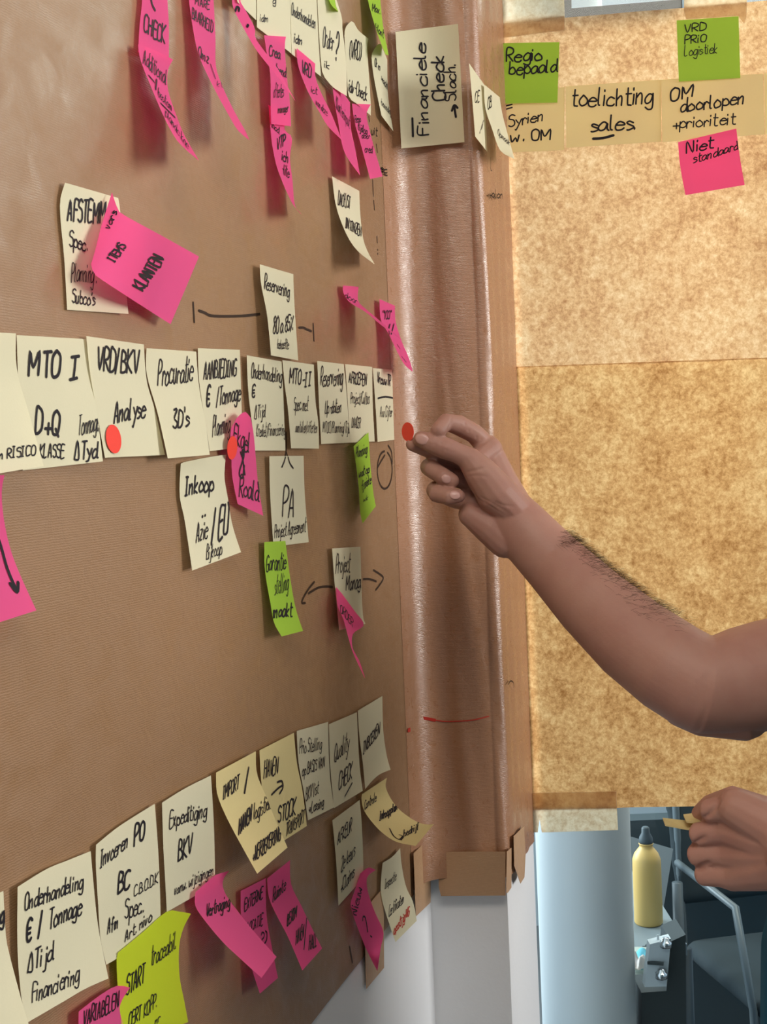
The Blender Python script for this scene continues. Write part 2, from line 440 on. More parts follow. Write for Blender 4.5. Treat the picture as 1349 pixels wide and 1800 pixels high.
def layout(s, x0, y0, x1, y1, Hh, up=None):
    ux, uy = up or (0.07, -1.0); l = math.hypot(ux, uy); ux /= l; uy /= l
    gap = 1.1; adv = []; x = 0
    for ch in s:
        if ch == ' ': adv.append(x); x += 2.6; continue
        adv.append(x); x += GL[ch][0] + gap
    tot = max(x - gap, 1); sx, sy = (x1 - x0) / tot, (y1 - y0) / tot; k = Hh / 9.0; out = []
    for ch, a in zip(s, adv):
        if ch == ' ': continue
        jx, jy = random.uniform(-.35, .35), random.uniform(-.4, .4); sc = random.uniform(.92, 1.08)
        for st in GL[ch][1]:
            pts = [(p[0] + random.uniform(-.14, .14), p[1] * sc + jy + random.uniform(-.16, .16)) for p in st]
            pts = cr(pts, 4)
            if len(pts) == 2:
                (ax, ay), (bx, by) = pts; m_ = ((ax + bx) / 2 + random.uniform(-.15, .15), (ay + by) / 2); pts = [pts[0], m_, pts[1]]
            out.append([(x0 + (a + jx + p[0]) * sx + p[1] * k * ux, y0 + (a + jx + p[0]) * sy + p[1] * k * uy) for p in pts])
    return out
def ribbon(mb, P, Nn, w):
    n = len(P)
    if n < 2: return
    T = [(P[min(i + 1, n - 1)] - P[max(i - 1, 0)]) for i in range(n)]
    if any(t.length < 1e-7 for t in T): return
    T = [t.normalized() for t in T]
    e0 = P[0] - T[0] * w * 0.4; e1 = P[-1] + T[-1] * w * 0.4
    P = [e0] + list(P) + [e1]; T = [T[0]] + T + [T[-1]]; Nn = [Nn[0]] + list(Nn) + [Nn[-1]]
    vs = []
    for i, (p, t, nr) in enumerate(zip(P, T, Nn)):
        b = t.cross(nr).normalized(); ww = w * 0.5 * (0.45 if i in (0, len(P) - 1) else 1.0)
        vs += [p - b * ww, p + b * ww]
    mb.add(vs, [(2 * i, 2 * i + 2, 2 * i + 3, 2 * i + 1) for i in range(len(P) - 1)])

# ------------------------------------------------------------------ sticky notes
def poly(pts, n=40):
    if len(pts) == 2: q = pts
    else: q = cr(pts, 6)
    d = [0]
    for a, b in zip(q, q[1:]): d.append(d[-1] + math.hypot(b[0] - a[0], b[1] - a[1]))
    def f(t):
        s = t * d[-1]
        for i in range(len(d) - 1):
            if s <= d[i + 1] or i == len(d) - 2:
                k = (s - d[i]) / max(d[i + 1] - d[i], 1e-9); return (q[i][0] + (q[i + 1][0] - q[i][0]) * k, q[i][1] + (q[i + 1][1] - q[i][1]) * k)
    return f
class Note:
    def __init__(s, plane, L, R, h, top=None, bot=None, mode='hang', lift=None):
        s.pl, s.h, s.mode, s.lift = plane, h, mode, lift; s.k = 1.0
        if mode == 'half': s.mode = mode = 'hang'; s.k = 0.45
        s.L, s.R = poly(L), poly(R)
        s.T = poly([L[0]] + list(top) + [R[0]]) if top else None
        s.B = poly([L[-1]] + list(bot) + [R[-1]]) if bot else None
        s.c = [L[0], R[0], L[-1], R[-1]]
        if mode == 'hang': s.ya, s.yb = PL[plane](*L[0], h).y, PL[plane](*R[0], h).y
    def P(s, u, v):
        a, b = s.L(v), s.R(v); x = a[0] * (1 - u) + b[0] * u; y = a[1] * (1 - u) + b[1] * u
        if s.T:
            t = s.T(u); x += (1 - v) ** 2 * (t[0] - s.c[0][0] * (1 - u) - s.c[1][0] * u); y += (1 - v) ** 2 * (t[1] - s.c[0][1] * (1 - u) - s.c[1][1] * u)
        if s.B:
            t = s.B(u); x += v * v * (t[0] - s.c[2][0] * (1 - u) - s.c[3][0] * u); y += v * v * (t[1] - s.c[2][1] * (1 - u) - s.c[3][1] * u)
        return x, y
    def S(s, u, v):
        px, py = s.P(u, v); h = s.h
        if s.lift: h += s.lift(u, v)
        if s.mode == 'hang':
            Y = s.ya * (1 - u) + s.yb * u; r = ray(px, py); x = EYE.x + r.x * (Y - EYE.y) / r.y
            h0 = x - (X2 if s.pl == 'S' else 0)
            k = 0.003
            d = h0 - h
            h = h + (0.5 * (d + math.sqrt(d * d + k * k)) - k / 2 * 0.3) * s.k
        return PL[s.pl](px, py, h)
    def inv(s, px, py):
        u = v = 0.5
        for _ in range(7):
            x, y = s.P(u, v); ex, ey = px - x, py - y
            if abs(ex) + abs(ey) < 0.05: break
            e = 0.01
            xu, yu = s.P(u + e if u < .99 else u - e, v); su = 1 if u < .99 else -1
            xv, yv = s.P(u, v + e if v < .99 else v - e); sv = 1 if v < .99 else -1
            a, c_ = (xu - x) / e * su, (yu - y) / e * su; b, d = (xv - x) / e * sv, (yv - y) / e * sv
            det = a * d - b * c_
            if abs(det) < 1: break
            u = min(.985, max(.015, u + (ex * d - ey * b) / det)); v = min(.985, max(.015, v + (ey * a - ex * c_) / det))
        return u, v
    def N(s, u, v):
        e = .02; a = s.S(min(u + e, 1), v) - s.S(max(u - e, 0), v); b = s.S(u, min(v + e, 1)) - s.S(u, max(v - e, 0))
        n = a.cross(b)
        if n.length < 1e-12: n = -ray(*s.P(u, v))
        n.normalize()
        if n.dot(EYE - s.S(u, v)) < 0: n = -n
        return n
CREAMW = paper_mat('backlit_cream_note_paper', (0.84, 0.76, 0.44), 0.5)
COL = {'w': CREAMW, 'c': CREAM, 'y': YELLOW, 'p': PINK, 'g': GREEN, 'l': LIME}
def make_note(plane, col, L, R, h, label, texts=(), w=2.3, top=None, bot=None, mode='hang', lift=None, group=None, nu=9, nv=16, strokes=(), red=(), inkw=None):
    nt_ = Note(plane, L, R, h / 1000.0, top, bot, mode, lift)
    vs = [nt_.S(i / nu, j / nv) for j in range(nv + 1) for i in range(nu + 1)]
    fs = [(j * (nu + 1) + i, j * (nu + 1) + i + 1, (j + 1) * (nu + 1) + i + 1, (j + 1) * (nu + 1) + i) for j in range(nv) for i in range(nu)]
    o = obj('sticky_note', vs, fs, COL[col], None, True); rebase(o, vs[(nu + 1) // 2])
    tag(o, label, 'sticky note', group)
    mb = MB(); mr = MB()
    def put(sts, m_, ww):
        for st in sts:
            P = []; Ns = []
            for (x, y) in st:
                u, v = nt_.inv(x, y); q = nt_.P(u, v)
                if math.hypot(q[0] - x, q[1] - y) > 5: continue
                n = nt_.N(u, v); p = nt_.S(u, v); P.append(p + n * 0.0005); Ns.append(n)
            ribbon(m_, P, Ns, ww)
    pm = F / (M.transposed() @ (nt_.S(.5, .5) - EYE)).z * -0.001           # pixels per millimetre here
    def wid(t, w):
        a = nt_.S(*nt_.inv(t[1], t[2])); b = nt_.S(*nt_.inv(t[3], t[4])); pitch = (b - a).length * 1000 / max(len(t[0]), 1)
        if w > 4: return (1.6 if t[5] > 20 else 1.15 if t[5] > 14 else .8) / 1000
        return max(0.35, min(w * .95, t[5] / pm * .142, pitch * (.23 if len(t[0]) > 2 else .5))) / 1000
    for t in texts: put(layout(*t), mb, wid(t, w))
    put([cr(s_, 4) for s_ in strokes], mb, w * .85 / 1000)
    for t in red: put(layout(*t), mr, min(w, t[5] / pm * .12) / 1000)
    if mb.v:
        q = mb.build('handwriting', BLACK, o); q.matrix_parent_inverse = Matrix.Translation(-o.location)
    if mr.v:
        q = mr.build('handwriting', REDINK, o); q.matrix_parent_inverse = Matrix.Translation(-o.location); q['label'] = 'red handwriting'
    o['_n'] = 1; del o['_n']
    return o, nt_
G1, G2, G3, G4 = 'curled notes at the top of the left wall', 'cream notes in the middle row', 'notes hanging around the middle row', 'notes in the bottom rows'
GWN = 'notes stuck on the window paper'
N_ = make_note
# --- top rows
N_('L', 'c', [(395, -70), (418, 4)], [(452, -95), (451, 36)], 4.5, 'cream note cut by the top edge, left of its row above the twisted pink strip', [], group=G1)
N_('L', 'c', [(452, -100), (452, 48)], [(513, -50), (512.5, 94)], 5.2, 'cream note at the top with one short word, left of the longer-worded cream note', [('idm', 457, 37, 471, 39, 13), ('g', 479, 6, 484, 7, 12)], 1.6, group=G1)
N_('L', 'c', [(509, -70), (513, 95)], [(557, -20), (560, 60), (564.5, 134.5)], 5.2, 'cream note at the top, long slanting word above a short one', [('Onderhandelen', 512, 25, 554, 52, 20), ('idm', 517, 74, 531, 80, 16)], 1.6, group=G1, strokes=[[(507, 2), (508.5, 27)]])
N_('L', 'c', [(557, -40), (559, 18), (563, 89), (567, 128), (571, 136)], [(585, -20), (601, 29), (602, 49), (609, 111), (610, 169)], 6, 'cream note at the top with a word and a big question mark', [('Order', 567, 82, 586, 88, 34), ('?', 589, 104, 593, 105, 48), ('ik', 570, 118, 580, 123, 12)], 1.6, bot=[(585.6, 153)], group=G1)
N_('L', 'g', [(572, -30), (580, 4), (594, 20)], [(588, -30), (589, 0), (595, 21)], 9, 'small green note tip curling down over the cream question-mark note', [], group=G1)
N_('L', 'c', [(609, 46), (605.7, 62), (609, 111), (612, 160), (616, 174), (626, 181)], [(648, 68), (645.7, 84.5), (649, 133), (652, 182), (652, 203)], 5, 'cream note with a bracketed abbreviation and a pointed curled top', [('(VRD)', 614, 100, 634, 105, 30), ('idv-Check', 613, 160, 645, 178, 22)], 1.6, top=[(620, 37), (630, 53)], group=G1)
N_('L', 'c', [(663, 80), (656.8, 89), (653.5, 102), (659, 144.5), (671, 203.5)], [(681, 104.5), (682, 160), (686, 196), (692, 231)], 6, 'curled cream note at the inner corner beside the pillar, below a green strip', [('Ok m', 658, 116, 668, 124, 14), ('wacht', 670, 140, 682, 160, 11), ('bevinding', 670, 184, 688, 204, 11)], 1.3, top=[(669, 76.7), (674, 88)], group=G1)
N_('L', 'g', [(643, -30), (647, 0), (655.7, 33), (665.7, 64.5), (678, 95.6)], [(668, -25), (669, 0), (673.5, 44.5), (683.5, 97)], 8, 'green strip note curling down at the top of the inner corner', [('Max.', 654, 20, 669, 25, 13), ('klant', 660, 53, 674, 67, 13)], 1.3, group=G1)
N_('L', 'p', [(252, -75), (250, 0), (245.6, 44), (243, 92)], [(293, -60), (294.5, 0), (297, 44), (297, 103)], 6, 'pink note at top left with a five-letter capital word', [('CHECK', 252, 55, 289, 76, 30)], 2.3, group=G1, strokes=[[(264, -6), (267, 8), (272, 18)]])
N_('L', 'p', [(243, 78), (247, 105), (267, 156), (289, 207), (313, 249), (348, 281)], [(304.5, 105), (295, 125), (296, 160), (311, 204.6), (324.5, 238), (350, 282.4)], 9, 'long pink note curling to a point under the pink capital-word note at top left', [('Additional', 251, 112, 292, 149, 26), ('bestem', 277, 168, 301, 196, 14), ('plande koe', 290, 203, 330, 264, 14)], 1.8, top=[(262, 84), (292, 98)], group=G1, nv=24, strokes=[[(261, 133), (271, 145)], [(275, 140), (273, 158)], [(282, 182), (307, 207)]])
N_('L', 'p', [(331, -40), (332.3, 0), (342.3, 66.7), (353.4, 106.7), (380, 162), (404.6, 206.8), (419, 230), (438, 246)], [(374, -30), (375.7, 0), (379, 66.7), (379.7, 115.6), (391, 151), (411, 193.5), (431, 229), (439, 247)], 7, 'long pink note curling right to a point, second from the left at the top', [('MARE', 343, 8, 368, 17, 14), ('BAARHEID', 337, 32, 373, 58, 19), ('Omz', 348, 99, 367, 113, 18), ('kt', 381, 152, 391, 154, 9)], 2.2, group=G1, nv=26, strokes=[[(370, 114), (378, 138)]])
N_('L', 'p', [(407, -30), (408, 0), (411, 16), (422, 38), (447, 82), (467, 109), (500, 150), (519, 177)], [(418, -30), (422, 0), (433, 20), (448, 49), (449, 66), (463, 87), (488, 120), (508, 156), (520, 178)], 10, 'thin twisted pink strip note sweeping across the pink column at the top', [], group=G1, nv=26, strokes=[[(413, 20), (416, 13), (420, 14), (419, 20)], [(434, 48), (436, 44)]])
N_('L', 'p', [(472, 184.6), (474.5, 213.5), (478, 249), (485.6, 289), (496.7, 320), (505.6, 340), (515.6, 360), (531, 377)], [(508, 200), (500, 227), (513.4, 242), (510, 278), (514.5, 318), (519, 362), (532, 378)], 6.5, 'lower note of the pink column, ending in a long thin curl', [('mod', 477, 224, 490, 235, 12), ('VTP', 486, 264, 501, 255, 20), ('ich', 495, 281, 506, 288, 18), ('-lite', 495, 306, 508, 313, 18)], 1.8, group=G1, nv=26)
N_('L', 'p', [(464.5, 62), (470, 100), (475.6, 133), (476, 187), (477, 218)], [(503, 64.5), (501, 84.5), (505.6, 144.5), (509, 169), (512, 222)], 8, 'upper note of the pink column, with square top, behind the twisted strip', [('Crea', 473, 97, 492, 104, 19), ('trend', 484, 129, 502, 136, 17), ('offertes', 480, 172, 498, 170, 24), ('manager', 488, 199, 506, 196, 13)], 1.9, group=G1)
N_('L', 'p', [(522, 84.5), (524.5, 115.6), (541, 160), (561, 195.7), (576.8, 222), (600, 245)], [(554.5, 112), (554.5, 133), (563.4, 160), (581, 195.7), (594.6, 229), (601, 246)], 6.5, 'pink note with slanted top, right of the pink column, tip curling right', [('VRD', 530, 127, 546, 138, 20), ('ict', 547, 163, 557, 166, 11), ('van deze', 555, 184, 575, 205, 13)], 1.6, group=G1, nv=22)
N_('L', 'p', [(588, 142), (585.7, 160), (594.6, 213.5), (605.7, 267), (633, 308)], [(615.7, 180), (616.8, 222), (623.5, 255.8), (633.5, 309)], 9, 'pink note with a curled horn on top, tapering to a point, under the question-mark note', [('Klanteninput', 590, 189, 614, 226, 20)], 1.6, top=[(596, 139), (601, 158)], group=G1, nv=22)
N_('L', 'p', [(619, 182), (623.5, 213.5), (636.8, 262), (651, 314.7)], [(652.4, 183.5), (644.6, 200), (649, 224.6), (660, 267), (673, 310)], 8, 'pink note with a square bottom hanging below the bracketed cream note', [('Resp', 623, 216, 634, 214, 12), ('tijdlog', 629, 228, 645, 237, 13), ('door', 636, 243, 650, 244, 10), ('cred', 641, 267, 654, 270, 12)], 1.5, group=G1)
N_('L', 'c', [(584, 310), (591, 362), (608, 409), (628, 440), (658, 464)], [(632, 335.6), (633.5, 373), (638, 415.6), (645.7, 440), (659, 464.6)], 5, 'lone cream note with two capital words curling right, above the two pink strips', [('DACHJST', 594, 360, 615, 367, 22), ('INTINZEN', 607, 400, 635, 416, 17)], 1.6, group=G3, nv=22)
N_('L', 'c', [(457, 464.6), (459, 498), (470, 555.7), (476.7, 624.7)], [(516, 482), (517.8, 533.5), (524.5, 633.6)], 6, 'cream note with a percentage, stuck just above the middle row', [('Reservering', 464, 507, 508, 523, 25), ('80 a 85%', 480, 585, 514, 582, 28), ('behoefte', 487, 613, 507, 613, 17)], 1.9, group=G3)
N_('L', 'p', [(603.5, 502), (603.5, 513.5), (614.6, 531), (643.5, 549), (670, 571), (710, 600)], [(630.6, 504), (630, 529), (643.5, 543), (667, 563), (711, 601)], 6, 'left of two small pink strips by the pillar, twisted thin', [('door', 606, 523, 628, 535, 10)], 1.6, group=G3, nv=22)
N_('L', 'p', [(667.5, 525.7), (669.7, 562), (683.5, 587), (708, 636), (725, 653)], [(694.6, 537.5), (695.8, 564.6), (705.8, 598), (719, 629), (726, 653.6)], 7, 'right of two small pink strips by the pillar, pointing at the pillar paper', [('"100"', 672, 562, 688, 560, 15), ('//', 681, 585, 693, 586, 17)], 1.6, group=G3, nv=22, strokes=[[(698, 606), (703, 613)], [(706, 627), (714, 637)]])
# --- pair at left
N_('L', 'c', [(114.5, 321), (106, 351), (106.7, 389), (113, 455.7), (118, 544.6)], [(208, 348), (212, 378), (221, 500), (226, 551.8)], 4.5, 'large cream note with four lines of writing behind the tilted pink note', [('AFSTEMM', 118, 387, 185, 392, 38), ('Spec.', 121, 433, 153, 441, 26), ('Planning .', 124, 495, 169, 497, 34), ("Subco's", 126, 531, 166, 537, 23)], 2.2, group=G3)
N_('L', 'p', [(197, 338), (178, 398), (168, 438), (160, 465)], [(350, 451), (300, 570)], 9, 'big bright pink note tilted, covering the cream four-line note', [('ITEMS', 200, 461, 222, 433, 15, (-.85, -.45)), ('KLANTEN', 251, 511, 289, 455, 22, (-.85, -.45)), ("vars", 192, 404, 206, 374, 12, (-.9, -.35))], 4.2, top=[(205, 362), (215, 376), (282, 413)], bot=[(164, 478), (172, 487), (236, 529)], mode='flat', lift=lambda u, v: 0.010 * math.sin(math.pi * min(1, u * 1.3)) + 0.004 * u + 0.008 * v * (1 - u), group=G3, nu=16)
# --- middle row
N_('L', 'c', [(-95, 580), (-60, 842)], [(28, 586), (30, 651), (52, 730), (77, 819)], 6.5, 'cream note cut by the left edge, first of the middle row', [('een RISICO', -20, 811, 61, 799, 18)], 2.6, group=G2)
N_('L', 'c', [(29.4, 589), (33, 700), (40, 827)], [(151.7, 596), (158, 651), (169, 713), (181, 811)], 4.5, 'cream note second in the middle row with a big roman numeral one', [('MTO', 49, 662, 103, 660, 44), ('I', 121, 667, 139, 664, 42), ('D+Q', 61, 763, 104, 763, 42), ('Tonnage', 137, 765, 174, 757, 38), ('KLASSE', 69, 804, 112, 804, 24), ('#Tyd', 130, 808, 170, 805, 30)], 2.6, group=G2)
_o, NM2 = N_('L', 'c', [(151.7, 590.7), (158, 653), (169, 718), (184.6, 804.6)], [(253, 605.6), (258, 669), (273.5, 724.6), (290, 799.7)], 7.0, 'cream note third in the middle row with a red dot', [('VRD/BKV', 170, 650, 242, 655, 38), ('Analyse', 199, 743, 255, 734, 38)], 2.4, mode='half', group=G2)
N_('L', 'c', [(257.8, 612), (256.7, 645.6), (262, 674.5), (277.8, 728), (295, 805.7)], [(345, 618), (350, 679), (360, 734.6), (369, 799.5)], 6, 'cream note fourth in the middle row with only two short lines', [('Procuratie', 277, 678, 338, 670, 42), ("3D's", 303, 753, 331, 750, 32)], 2.2, group=G2)
N_('L', 'c', [(348, 612), (350, 668), (358, 723), (369, 793)], [(421.7, 615), (424.6, 701), (427, 786)], 4.5, 'cream note fifth in the middle row, behind the pink note with a red dot', [('AANBIEDING', 357, 667, 415, 661, 30), ('@', 362, 713, 369, 713, 34), ('/Tonnage', 380, 713, 422, 703, 32), ('Planning', 373, 767, 403, 760, 36)], 2.1, group=G2)
N_('L', 'c', [(434, 624.5), (436.8, 690), (443.5, 745.7), (448, 792)], [(495.8, 635.6), (499, 712), (502, 792)], 5, 'cream note sixth in the middle row, right of the pink note with a red dot', [('Onderhandeling', 441, 664, 495, 672, 25), ('@', 443, 699, 449, 698, 24), ('#Tijd', 447, 735, 465, 733, 22), ('Krediet/Financiering', 450, 767, 501, 765, 22)], 1.7, group=G2)
N_('L', 'c', [(496.7, 633), (501, 678), (506.7, 722), (512, 788)], [(552, 641), (554.5, 700), (560, 744.6), (561, 788.6)], 6, 'cream note seventh in the middle row with a roman numeral two', [('MTO', 508, 673, 528, 675, 26), ('-II', 530, 680, 546, 678, 24), ('Spec. met', 516, 721, 541, 721, 24), ('aantallen/offerten', 519, 760, 557, 760, 20)], 1.7, group=G2)
N_('L', 'c', [(558, 634.5), (561, 707), (565, 780.6)], [(604.6, 640), (610, 695.6), (615.7, 778)], 5.2, 'cream note eighth in the middle row, third from its right end', [('Reservering', 563, 678, 602, 676, 32), ('Up-daten', 571, 727, 599, 725, 22), ('MTOII/Planning/Tijd', 567, 760, 614, 761, 19)], 1.6, group=G2)
N_('L', 'c', [(606.8, 640), (611, 695.6), (615.7, 778)], [(654.6, 645), (655.7, 711), (659, 776)], 6, 'cream note ninth in the middle row, above the small green note', [('AFROEPEN', 613, 673, 644, 677, 18), ('Project/Cultus', 616, 709, 649, 710, 20), ('DAADER', 618, 751, 633, 752, 17)], 1.6, group=G2)
N_('L', 'c', [(655.7, 647), (660, 706.7), (664, 776.8)], [(689.7, 650), (691.4, 711), (693.5, 773)], 5.4, 'last cream note of the middle row, crossed by a thick line', [('VrouwTR', 663, 673, 686, 678, 17), ('Axx Cijfer', 668, 733, 689, 733, 18)], 1.6, group=G2, strokes=[[(664, 699.8), (677, 697), (690, 699)], [(664, 700.8), (677, 698), (690, 700)]])
# --- around the middle row
N_('L', 'p', [(-80, 835), (-84, 870), (-75, 930), (-45, 1108)], [(8, 835), (3, 866), (8, 920), (25, 985), (64, 1073)], 5, 'pink note with a drawn arrow cut by the left edge', [], 2.6, group=G3, strokes=[[(-20, 900), (0, 958), (12, 1000), (29, 1040)], [(17, 1026), (29, 1041), (31, 1024)]])
N_('L', 'c', [(318, 815), (316, 871), (325, 916), (338, 1003)], [(397.8, 799.4), (394.7, 838), (401, 877), (409, 924), (424, 970.6)], 5, 'cream note hanging below the middle row with its lower right corner bent out', [('Inkoop', 325, 871, 374, 862, 32), ('Azie', 344, 953, 364, 945, 34), ('/', 371, 953, 376, 953, 62), ('EU', 383, 948, 399, 937, 56), ('Bijkoop', 362, 984, 389, 975, 25)], 2.1, top=[(321, 813), (370, 803)], group=G3, strokes=[[(355, 909), (356, 907)], [(359.5, 907), (360.5, 905)]])
_o, NPK = N_('L', 'p', [(412, 743), (405.7, 759), (407, 808), (409, 841), (418, 886)], [(441, 734.6), (446, 762), (450, 805.7), (454, 850), (463, 906.8)], 8.5, 'pink note with a curled top and two names across the middle row', [('Ekgel', 410, 780, 438, 797, 36), ('&', 420, 838, 430, 838, 48), ('Roald', 420, 871, 454, 882, 34)], 2.0, top=[(418, 733), (431, 724)], group=G3, lift=lambda u, v: 0.006 * (1 - v) ** 4)
N_('L', 'c', [(473.7, 801.8), (475, 867.5), (481, 961)], [(534, 801), (536, 867.5), (543, 953)], 5, 'cream note with two big letters, above the upper green note', [('PA', 496, 909, 518, 906, 52), ('Project Agreement', 482, 946, 537, 934, 24)], 1.9, group=G3, strokes=[[(501.5, 803), (499, 812), (495, 821)], [(506, 803), (509, 814), (515, 823)]])
N_('L', 'g', [(465, 953), (466, 1003.6), (476, 1062), (482, 1095), (495.4, 1118.8)], [(502, 950.7), (510, 1013), (519.7, 1067.8), (533, 1109)], 6.5, 'green note with three lines hanging from the two-letter cream note', [('Garantie', 467, 1004, 502, 1000, 30), ('stelling', 482, 1045, 506, 1038, 34), ('maakt', 480, 1086, 513, 1083, 24)], 1.9, group=G3)
N_('L', 'g', [(621.7, 784.6), (626.8, 822), (631, 858), (633.5, 900), (637.8, 920)], [(648, 760), (652, 822), (656.8, 867), (661, 889.6)], 8, 'small green note hanging from the right end of the middle row', [('Planning', 625, 805, 645, 797, 19), ('wat op', 630, 840, 649, 830, 15), ('fysieke', 635, 862, 652, 849, 17), ('wk', 638, 882, 647, 878, 10)], 1.6, group=G3)
N_('L', 'c', [(584, 964), (587.6, 1015.6), (592, 1060), (596.5, 1108)], [(634, 961), (636.5, 1051), (638.8, 1085), (642.7, 1096.5)], 5, 'cream note between two hand-drawn arrows', [('Project', 590, 1008, 615, 1004, 32), ('Manag.', 608, 1038, 635, 1032, 26)], 1.8, group=G3)
N_('L', 'p', [(591, 1031.6), (594, 1065), (604, 1089), (613, 1122), (622, 1150), (641, 1191)], [(601, 1043), (623, 1073), (640, 1098), (621, 1114), (619.6, 1136), (625, 1149), (633, 1164), (642, 1191.6)], 8, 'pink note twisted to a thin tail over the cream note between the arrows', [('ORDER', 598, 1075, 620, 1102, 13)], 2.0, group=G3, mode='flat', lift=lambda u, v: 0.020 * v + 0.012 * v * v, nv=30)
# --- bottom rows
N_('L', 'c', [(-115, 1622), (-100, 1900)], [(6, 1566), (10, 1640), (16, 1675), (37, 1755), (54, 1812)], 6.5, 'cream note in the bottom left corner of the picture, mostly cut off', [('ng', -8, 1628, 6, 1621, 34)], 2.4, group=G4)
N_('L', 'c', [(31, 1559), (30.4, 1633), (31.8, 1691), (38.5, 1759), (49, 1797)], [(159.5, 1496), (165.7, 1566), (173.4, 1633), (190.8, 1720)], 5, 'leftmost whole cream note of the bottom row, with four lines', [('Onderhandeling', 43, 1600, 145, 1560, 29), ('@', 45, 1656, 55, 1652, 38), ('/', 66, 1645, 72, 1643, 44), ('Tonnage', 86, 1632, 142, 1606, 34), ('#Tijd', 47, 1710, 91, 1688, 34), ('Financiering', 55, 1764, 138, 1725, 33)], 2.7, top=[(81, 1528), (120, 1512)], bot=[(116, 1758), (150, 1738)], group=G4)
N_('L', 'c', [(169, 1485), (168.5, 1518), (172.5, 1589), (177, 1651), (187, 1696)], [(272, 1413), (277.4, 1482), (281, 1553.5), (283, 1640)], 4.6, 'cream note of the bottom row above the lime note', [('Invoeren', 175, 1526, 224, 1489, 31), ('PO', 235, 1486, 252, 1474, 34), ('BC', 206, 1572, 227, 1559, 34), ('C.B.O.D.K', 235, 1576, 277, 1552, 19), ('Spec..', 219, 1616, 253, 1603, 34), ('Afm', 188, 1642, 206, 1632, 26), ('Art. nivo', 219, 1656, 266, 1618, 21)], 2.4, top=[(210, 1452)], group=G4)
N_('L', 'c', [(285, 1411), (287, 1482), (290.8, 1553.5), (293.4, 1603)], [(371, 1363), (376, 1446.7), (378, 1520), (378, 1555)], 5, 'cream note of the bottom row between the lime note and the crossing yellow pair', [('Expeditiging', 297, 1455, 362, 1435, 28), ('BKV', 312, 1515, 336, 1499, 33), ('vanw. wijzigingen', 306, 1573, 374, 1537, 20)], 2.3, top=[(325, 1386)], group=G4)
N_('L', 'y', [(456.4, 1319), (459, 1368), (466, 1430), (480, 1490)], [(517, 1288), (522, 1340), (532, 1390), (539.7, 1452)], 5, 'pale yellow note with a drawn arrow, right one of the overlapping yellow pair', [('HAVEN', 463, 1369, 488, 1359, 30), ('STOCK', 488, 1446, 519, 1431, 30), ('TRANSPORT', 502, 1470, 534, 1446, 22)], 2.1, group=G4, strokes=[[(477, 1397), (488, 1386), (497, 1380)], [(487, 1375), (495, 1373), (497, 1384), (491, 1395)]])
N_('L', 'y', [(380, 1358), (382, 1396), (400, 1440), (430, 1496), (452.4, 1535.8)], [(450, 1320.6), (452, 1360), (468, 1400), (484, 1440), (505.7, 1489.7)], 7.5, 'pale yellow note lifting off the wall, left one of the overlapping yellow pair', [('IMPORT', 391, 1407, 419, 1385, 24), ('/', 430, 1388, 436, 1386, 40), ('HAVEN', 419, 1468, 441, 1443, 28), ('logistiek', 445, 1442, 476, 1420, 28), ('+VERZEKERING', 443, 1516, 493, 1475, 25)], 2.1, group=G4)
N_('L', 'c', [(521.7, 1285), (525, 1340), (534, 1390), (541.7, 1442)], [(577, 1269), (579, 1340), (582, 1380), (588, 1419)], 5, 'cream note of the bottom row with four small lines, right of the yellow pair', [('Prio Stelling', 526, 1326, 565, 1316, 23), ('op BASIS VAN', 531, 1364, 570, 1348, 20), ('BKV list', 537, 1408, 559, 1394, 23), ('>Lossing', 542, 1430, 568, 1417, 18)], 1.7, group=G4)
N_('L', 'c', [(578.5, 1273), (581, 1350), (587.7, 1420.5)], [(627.7, 1252), (632, 1340), (638, 1390)], 5.6, 'cream note of the bottom row with an underlined capital word', [('Quality', 587, 1339, 613, 1318, 32), ('CHECK', 595, 1389, 618, 1367, 30)], 1.8, group=G4, strokes=[[(605.7, 1400), (618.7, 1376)]])
N_('L', 'c', [(629.3, 1249), (631.8, 1291.5), (638, 1340.5), (642.4, 1387)], [(672.5, 1223.4), (674, 1283), (680, 1327), (687, 1353)], 5, 'topmost right cream note of the bottom row with one capital word', [('INBOEKEN', 638, 1325, 667, 1289, 21)], 1.7, bot=[(655, 1372), (668, 1361)], group=G4)
N_('L', 'y', [(636.7, 1396), (635.8, 1405.7), (641.5, 1427), (666, 1458), (695.4, 1479), (731, 1487)], [(680.7, 1367), (679, 1386), (695.4, 1415.5), (720, 1436.7), (742.7, 1448), (763, 1449)], 6, 'yellow note curling out like a scoop towards the pillar', [('Controle', 640, 1423, 661, 1408, 16), ('Inkoopplan', 667, 1443, 698, 1424, 16), ('bedrijf', 710, 1471, 736, 1459, 13)], 1.8, group=G4, nv=24, nu=12, strokes=[[(685, 1457), (692, 1470), (702, 1476), (708, 1471)], [(702, 1468), (709, 1471), (705, 1477)]])
N_('L', 'c', [(584.5, 1442), (591, 1512.6), (595.3, 1592)], [(632.6, 1406), (636.6, 1454.6), (639, 1521), (638, 1545)], 5, 'cream note with three lines in the lower row above the curled pink question note', [('AFKEUR', 593, 1484, 617, 1461, 23), ('2e keus', 599, 1532, 623, 1504, 25), ('+Claims', 598, 1570, 622, 1541, 25)], 1.8, group=G4)
N_('L', 'c', [(673, 1516.7), (669.5, 1565), (677.6, 1602), (695.6, 1656)], [(704, 1490.6), (706, 1517.5), (714, 1558), (726.6, 1586), (733, 1618.6)], 5, 'dull cream note with red writing at the lower end of the left paper', [('Inspectie', 676, 1563, 696, 1546, 17), ('Certificaten', 683, 1612, 709, 1587, 20)], 1.7, top=[(690, 1506)], group=G4, red=[('opstijgVG', 692, 1643, 720, 1607, 17)])
